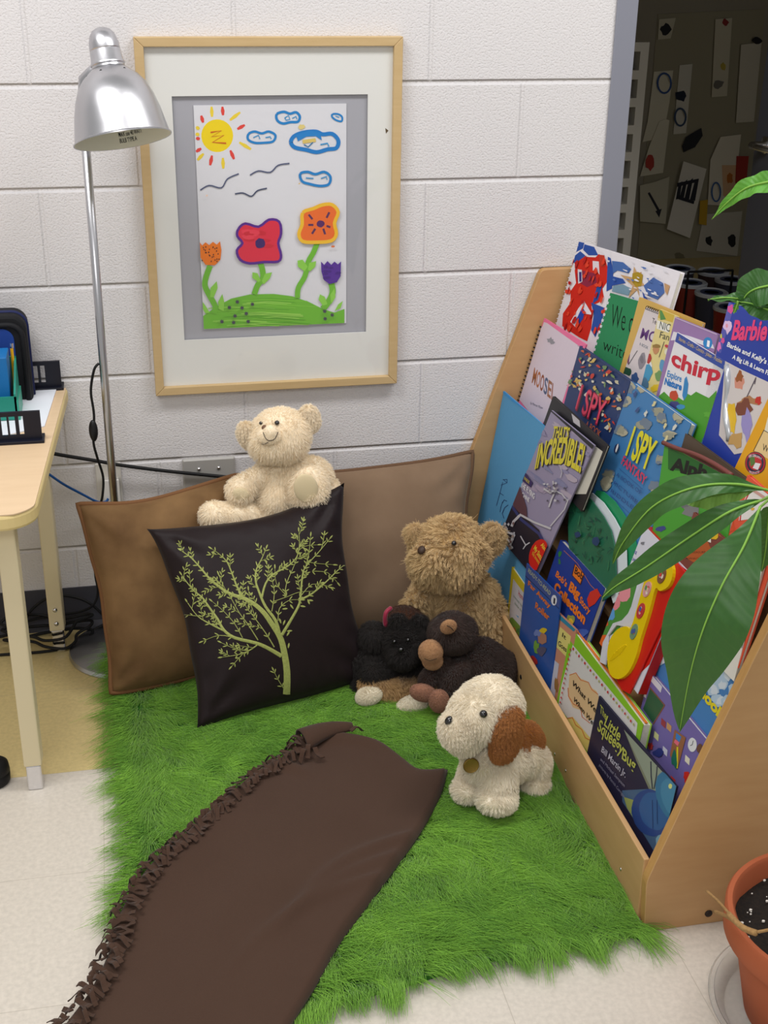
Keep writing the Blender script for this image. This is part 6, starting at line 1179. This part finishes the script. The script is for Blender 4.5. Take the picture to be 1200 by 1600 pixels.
b = Book('board_book', 'thick lime green edged board book with handwritten title in clouds, front row', (893, 981), (1005, 1132), .5565, .15, .03, .19, .017, (132, 186, 44), conv=cG, BL=(873, 1080), back=(150, 200, 60))
b.poly([(380, 30), (785, 520), (770, 640), (520, 640), (460, 640), (290, 410), (310, 280)], (208, 206, 204)).poly([(360, 215), (395, 205), (430, 240), (475, 260), (500, 300), (530, 320), (560, 400), (530, 440), (520, 500), (470, 500), (430, 440), (380, 420), (350, 350)], (216, 184, 140)).poly([(335, 490), (380, 480), (430, 540), (480, 600), (520, 640), (520, 760), (430, 640), (350, 520)], (214, 196, 110))
for pts in ([(360, 220), (400, 205), (430, 250), (480, 265), (500, 310), (540, 340)], [(352, 300), (355, 350), (385, 400), (430, 420), (440, 480), (490, 520)], [(340, 490), (380, 485), (400, 530), (440, 560), (460, 610), (500, 630)]): b.line(pts, 4, (206, 110, 50))
b.text('What We Will', (376, 275), (600, 545), (386, 248), (34, 30, 30), 0.015).text('When We', (384, 375), (505, 530), (394, 352), (34, 30, 30), 0.015)
for k in range(22): b.blob(386+k*18.2, 55+k*22.5, 5, 9, ((190, 50, 50), (170, 170, 110))[k % 2], .2)
for k in range(12): b.blob(372-k*5.5, 60+k*30, 4, 8, (190, 60, 60), .2)
b.done()
MB().prism([b.tl+b.U*u-b.n*d+(-b.V)*0.0006 for u, d in ((0.004, 0.006), (b.w-0.004, 0.006), (b.w-0.004, 0.011), (0.004, 0.011))], b.V*0.001).build('orange_page_band', mat('orange_band', (222, 120, 40), 0.5), b.t)
b = Book('picture_book', 'dark picture book about a blue bug, front row of bookcase nearest the plant', (936, 1087), (1073, 1247), .551, .15, .03, .2, .0035, (38, 36, 62), conv=cG)
for k in range(14):
    f = k/13; b.poly([(640+f*150, 480+f*90), (1085, 985), (1085, 1100), (900, 1360), (850, 1300), (700, 1100)][:6] if False else [(700, 560), (860, 740), (900, 930), (860, 940), (780, 760)], (120+int(20*f), 124+int(20*f), 104+int(20*f)))
    break
b.poly([(700, 560), (1085, 985), (1000, 1180), (880, 950)], (140, 150, 134)).poly([(690, 940), (870, 930), (960, 1160), (900, 1340), (840, 1240), (690, 1010)], (70, 98, 130)).poly([(900, 1240), (980, 1150), (1000, 1180), (905, 1340)], (120, 160, 180)).poly([(700, 980), (760, 1000), (800, 1090), (790, 1160), (720, 1050)], (150, 160, 90))
b.blob(870, 1080, 118, 150, (44, 70, 130), .02, -.3, 28).blob(890, 1070, 90, 120, (52, 92, 146), .02, -.3, 28).blob(1000, 980, 92, 165, (56, 112, 150), .02, -.35, 28).blob(1010, 990, 70, 130, (70, 128, 162), .02, -.35, 28).blob(1016, 1046, 18, 28, (28, 40, 80), .1).blob(992, 914, 12, 16, (206, 210, 130), .1).line([(870, 760), (872, 850), (880, 930)], 6, (40, 44, 66)).line([(910, 790), (905, 850), (890, 930)], 5, (40, 44, 66)).line([(880, 1000), (884, 1180)], 3, (36, 52, 100)).line([(910, 1000), (912, 1150)], 3, (36, 52, 100))
LG = (176, 180, 84)
b.text('The', (552, 450), (592, 502), (556, 400), LG, 0.01).text('Little', (578, 530), (672, 632), (600, 470), LG, 0.02).text('Squeegy', (536, 560), (690, 720), (556, 492), LG, 0.02).text('Bug', (690, 740), (772, 822), (700, 670), LG, 0.02).text('Bill Martin Jr.', (562, 696), (712, 862), (572, 660), (190, 188, 206), 0.005).text('and Michael Sampson', (556, 750), (706, 920), (562, 732), (140, 138, 160)).text('pictures by Patrick Corrigan', (548, 786), (706, 988), (554, 770), (140, 138, 160)); b.done()
# ---------------------------------------------------------------- potted plant
TC = mat('terracotta', (172, 92, 58), 0.75, noise=(9, 0.5, (160, 80, 46)), bump=(120, 0.1, 0.001))
PC = Vector((0.764, -1.439, 0)); T = Matrix.Translation(PC)
t = thing('plant_saucer', 'clear ribbed plastic saucer under the terracotta pot on the floor', 'saucer', tuple(PC))
cl = bpy.data.materials.new('clear_plastic'); cl.use_nodes = True; pb = cl.node_tree.nodes['Principled BSDF']; pb.inputs['Base Color'].default_value = (0.95, 0.96, 0.96, 1); pb.inputs['Transmission Weight'].default_value = 0.9; pb.inputs['Roughness'].default_value = 0.08; pb.inputs['IOR'].default_value = 1.3
rb_ = MB(); prf = [(0, 0.0015), (0.075, 0.0015), (0.085, 0.005), (0.095, 0.0015), (0.105, 0.005), (0.115, 0.0015), (0.132, 0.002), (0.150, 0.028), (0.156, 0.029), (0.158, 0.027)]
rb_.lathe(prf, 72, T, cap=False); sc_ = rb_.build('saucer_dish', cl, t, auto=0.8, weld=False); sm = sc_.modifiers.new('s', 'SOLIDIFY'); sm.thickness = 0.0012
t = thing('potted_plant', 'broad-leaved green house plant in a terracotta pot at the right edge', 'plant', tuple(PC+Vector((0, 0, 0.008)))); PL = t
MB().lathe([(0.0, 0.008), (0.100, 0.008), (0.104, 0.012), (0.134, 0.152), (0.147, 0.154), (0.152, 0.160), (0.153, 0.196), (0.150, 0.201), (0.143, 0.201), (0.139, 0.196), (0.134, 0.150), (0.120, 0.10), (0, 0.10)], 80, T).build('pot', TC, t, auto=0.7)
SO = mat('potting_soil', (24, 20, 18), 0.95, bump=(60, 0.8, 0.01), noise=(150, 0.6, (44, 34, 26)))
so_ = MB(); rings = [0, .02, .04, .06, .08, .1, .12, .1355]; n = 48; vs = []; 
for r in rings:
    for j in range(n): a = 2*math.pi*j/n; vs.append(PC+Vector((r*math.cos(a), r*math.sin(a), 0.166+0.004*math.sin(r*90+3*a)+0.003*math.sin(7*a+r*200)+RD.uniform(-.0015, .0015))))
so_.add(vs, [(i*n+j, i*n+(j+1) % n, (i+1)*n+(j+1) % n, (i+1)*n+j) for i in range(len(rings)-1) for j in range(n)]); so_.build('soil', SO, t, smooth=True)
pe = MB()
for k in range(150):
    a, r = RD.uniform(0, 6.28), 0.13*math.sqrt(RD.random()); q = RD.uniform(0.0012, 0.0036); pe.ball(PC+Vector((r*math.cos(a), r*math.sin(a), 0.170)), (q, q*.8, q*.8), n=6)
pe = pe.build('perlite', mat('white_perlite', (226, 222, 214), 0.8), t, weld=False); pe['kind'] = 'stuff'
BARK = mat('plant_bark', (128, 96, 60), 0.9, bump=(60, 0.6, 0.004), noise=(30, 0.6, (92, 66, 40)))
TRK = PC+Vector((0.02, 0.02, 0))
MB().tube(smooth([(TRK.x, TRK.y, 0.15), (TRK.x+.004, TRK.y+.004, 0.3), (TRK.x, TRK.y+.01, 0.5), (TRK.x-.004, TRK.y+.02, 0.70), (TRK.x, TRK.y+.03, 0.82), (TRK.x+.01, TRK.y+.05, 1.02)], 5), [0.030-0.016*i/25 for i in range(26)], 14).build('trunk', BARK, t, smooth=True)
dl = MB(); dl.tube(smooth([tuple(ony(x, y, yy)) for x, y, yy in ((1104, 1392, -1.40), (1122, 1408, -1.43), (1140, 1428, -1.47), (1160, 1446, -1.50), (1178, 1456, -1.52), (1205, 1452, -1.53))], 4), 0.0022, 6); dl.tube(smooth([tuple(ony(x, y, yy)) for x, y, yy in ((1116, 1424, -1.42), (1136, 1432, -1.46), (1158, 1448, -1.50), (1176, 1458, -1.52))], 4), 0.0028, 6)
dl.tube(smooth([tuple(ony(x, y, yy)) for x, y, yy in ((1138, 1428, -1.475), (1160, 1449, -1.505), (1182, 1458, -1.525))], 4), 0.0045, 6); dl.build('dried_leaf_stalk', mat('dry_straw', (168, 132, 84), 0.9, noise=(200, 0.6, (120, 88, 54))), t, smooth=True, weld=False)
def leaf_material(name, c1, c2, vein):
    m = bpy.data.materials.new(name); m.use_nodes = True; nt = m.node_tree; b = nt.nodes['Principled BSDF']; L = nt.links.new
    uv = nt.nodes.new('ShaderNodeUVMap'); sp = nt.nodes.new('ShaderNodeSeparateXYZ'); L(uv.outputs[0], sp.inputs[0])
    ab = nt.nodes.new('ShaderNodeMath'); ab.operation = 'SUBTRACT'; ab.inputs[1].default_value = 0.5; L(sp.outputs['X'], ab.inputs[0])
    aa = nt.nodes.new('ShaderNodeMath'); aa.operation = 'ABSOLUTE'; L(ab.outputs[0], aa.inputs[0])
    ml = nt.nodes.new('ShaderNodeMath'); ml.operation = 'MULTIPLY_ADD'; ml.inputs[1].default_value = -0.16; L(aa.outputs[0], ml.inputs[0]); L(sp.outputs['Y'], ml.inputs[2])
    mu = nt.nodes.new('ShaderNodeMath'); mu.operation = 'MULTIPLY'; mu.inputs[1].default_value = 115; L(ml.outputs[0], mu.inputs[0])
    sn = nt.nodes.new('ShaderNodeMath'); sn.operation = 'SINE'; L(mu.outputs[0], sn.inputs[0])
    rg = nt.nodes.new('ShaderNodeMapRange'); rg.inputs[1].default_value = 0.82; rg.inputs[2].default_value = 1.0; L(sn.outputs[0], rg.inputs[0])
    n = nt.nodes.new('ShaderNodeTexNoise'); n.inputs['Scale'].default_value = 22
    mx = nt.nodes.new('ShaderNodeMix'); mx.data_type = 'RGBA'; mx.inputs['A'].default_value = lin(c1); mx.inputs['B'].default_value = lin(c2); L(n.outputs[0], mx.inputs['Factor'])
    m2 = nt.nodes.new('ShaderNodeMix'); m2.data_type = 'RGBA'; m2.inputs['B'].default_value = lin(vein); L(mx.outputs['Result'], m2.inputs['A'])
    f = nt.nodes.new('ShaderNodeMath'); f.operation = 'MULTIPLY'; f.inputs[1].default_value = 0.05; L(rg.outputs[0], f.inputs[0]); L(f.outputs[0], m2.inputs['Factor'])
    L(m2.outputs['Result'], b.inputs['Base Color']); b.inputs['Roughness'].default_value = 0.42; b.inputs['Specular IOR Level'].default_value = 0.4
    bp = nt.nodes.new('ShaderNodeBump'); bp.inputs['Strength'].default_value = 0.22; bp.inputs['Distance'].default_value = 0.0008; L(sn.outputs[0], bp.inputs['Height']); L(bp.outputs[0], b.inputs['Normal'])
    # thin leaves let a little light through
    tr = nt.nodes.new('ShaderNodeBsdfTranslucent'); tr.inputs['Color'].default_value = lin((110, 170, 50)); ms = nt.nodes.new('ShaderNodeMixShader'); ms.inputs[0].default_value = 0.12
    L(b.outputs[0], ms.inputs[1]); L(tr.outputs[0], ms.inputs[2]); L(ms.outputs[0], nt.nodes['Material Output'].inputs[0]); return m
LF1 = leaf_material('leaf_green', (44, 88, 38), (54, 100, 42), (96, 140, 60)); LF2 = leaf_material('leaf_fresh_green', (84, 150, 50), (100, 166, 58), (150, 196, 90)); LF3 = leaf_material('leaf_underside', (110, 150, 66), (120, 160, 74), (160, 190, 110))
MIDR = mat('leaf_midrib', (128, 176, 70), 0.5)
def leaf(mid, wmax, m, face, peak=0.42, fold=0.22, ripple=0.003, seed=0, px=True):
    pts = [Vector(p) for p in smooth([tuple(ony(*p)) if px else tuple(p) for p in mid], 7)]; n = len(pts); K = 13; vs = []; uvs = []; rr_ = random.Random(seed); ph = rr_.uniform(0, 6)
    mids = []
    for i, p in enumerate(pts):
        s = i/(n-1); tg = (pts[min(n-1, i+1)]-pts[max(0, i-1)]).normalized(); sd = tg.cross(Vector(face)).normalized(); nn = sd.cross(tg).normalized()
        if nn.dot(Vector(face)) < 0: nn = -nn
        w = wmax*0.5*(math.sin(math.pi*min(1, s**(math.log(0.5)/math.log(peak))))**1.15) if 0 < s < 1 else 0.0004
        mids.append(p+nn*0.0012)
        for j in range(K):
            q = (j/(K-1))*2-1; vs.append(p+sd*w*q+nn*(abs(q)*w*fold-0.10*w*q*q+ripple*math.sin(s*26+ph+q)*abs(q))); uvs.append((j/(K-1), s))
    mb = MB().add(vs, [(i*K+j, i*K+j+1, (i+1)*K+j+1, (i+1)*K+j) for i in range(n-1) for j in range(K-1)])
    o = mb.build('leaf', m, PL, smooth=True, weld=False); uvl = o.data.uv_layers.new(name='UVMap')
    for lp_ in o.data.loops: uvl.data[lp_.index].uv = uvs[lp_.vertex_index]
    MB().tube(mids, [0.0019*(1-0.8*i/(n-1))+0.0002 for i in range(n)], 6).build('midrib', MIDR, o, smooth=True)
    return o
HUB = ony(1216, 768, -1.27)
FC = (-0.45, -0.75, 0.55)
leaf([(1206, 768, -1.27), (1150, 757, -1.26), (1085, 762, -1.25), (1020, 792, -1.22), (975, 846, -1.19), (958, 880, -1.17)], 0.041, LF1, (-.2, -.75, .8), 0.5, seed=1)
leaf([(1180, 765, -1.25), (1140, 768, -1.23), (1100, 776, -1.21), (1068, 786, -1.2)], 0.045, LF3, (-.2, -.8, .3), 0.5, seed=6)
leaf([(1190, 782, -1.28), (1140, 800, -1.28), (1080, 838, -1.26), (1010, 886, -1.24), (962, 916, -1.22), (941, 934, -1.21)], 0.040, LF1, (-.3, -.8, .7), 0.45, seed=2)
leaf([(1188, 792, -1.30), (1163, 852, -1.33), (1128, 915, -1.35), (1098, 985, -1.36), (1078, 1055, -1.35), (1062, 1142, -1.33)], 0.112, LF1, (-.45, -.8, .45), 0.54, fold=0.12, seed=3)
leaf([(1203, 790, -1.27), (1200, 820, -1.25), (1196, 860, -1.24), (1190, 892, -1.23)], 0.05, LF1, (-.4, -.8, .2), 0.45, seed=4)
leaf([(1232, 790, -1.29), (1275, 840, -1.33), (1310, 910, -1.36), (1325, 990, -1.36)], 0.10, LF1, (-.2, -.8, .5), 0.5, seed=5)
MIDG = mat('petiole_green', (120, 160, 70), 0.5)
pt_b = TRK+Vector((0, 0.04, 0.80))
MB().tube(smooth([tuple(pt_b), tuple(ony(1240, 730, -1.33)), tuple(HUB)], 5), 0.003, 8).build('petiole', MIDG, PL, smooth=True)
for a, z in (((1206, 768, -1.27), 0.0012), ((1190, 782, -1.28), 0.0012), ((1188, 792, -1.30), 0.0014), ((1203, 790, -1.27), 0.0012), ((1232, 790, -1.29), 0.0014)):
    MB().tube([HUB, ony(*a)], 0.002, 6).build('leaf_stalk', MIDG, PL, smooth=True)
# upper leaves
H2 = ony(1213, 452, -1.12)
leaf([(1235, 440, -1.13), (1205, 446, -1.12), (1180, 452, -1.11), (1165, 462, -1.10), (1160, 474, -1.10)], 0.055, LF1, (-.1, -.8, .6), 0.45, seed=11)
leaf([(1240, 480, -1.14), (1205, 476, -1.12), (1168, 470, -1.10), (1135, 466, -1.09), (1106, 469, -1.08)], 0.022, LF1, (-.1, -.5, .9), 0.5, seed=12)
leaf([(1240, 498, -1.14), (1205, 486, -1.12), (1175, 475, -1.11), (1156, 472, -1.10)], 0.035, LF1, (-.1, -.9, .4), 0.5, seed=13)
leaf([(1153, 470, -1.10), (1150, 480, -1.10), (1146, 490, -1.10)], 0.008, LF2, (-.1, -.9, .4), 0.5, seed=14)
leaf([(1245, 278, -1.18), (1200, 285, -1.16), (1165, 295, -1.14), (1135, 318, -1.12), (1113, 342, -1.10)], 0.03, LF2, (-.1, -.8, .6), 0.30, seed=15, fold=0.3)
top_ = TRK+Vector((0.01, 0.05, 1.0))
for q in ((1235, 440, -1.13), (1240, 480, -1.14), (1240, 498, -1.14), (1245, 278, -1.18)):
    MB().tube(smooth([tuple(top_), tuple(top_.lerp(ony(*q), 0.5)+Vector((0, 0, 0.02))), tuple(ony(*q))], 4), 0.0022, 6).build('petiole', MIDG, PL, smooth=True)
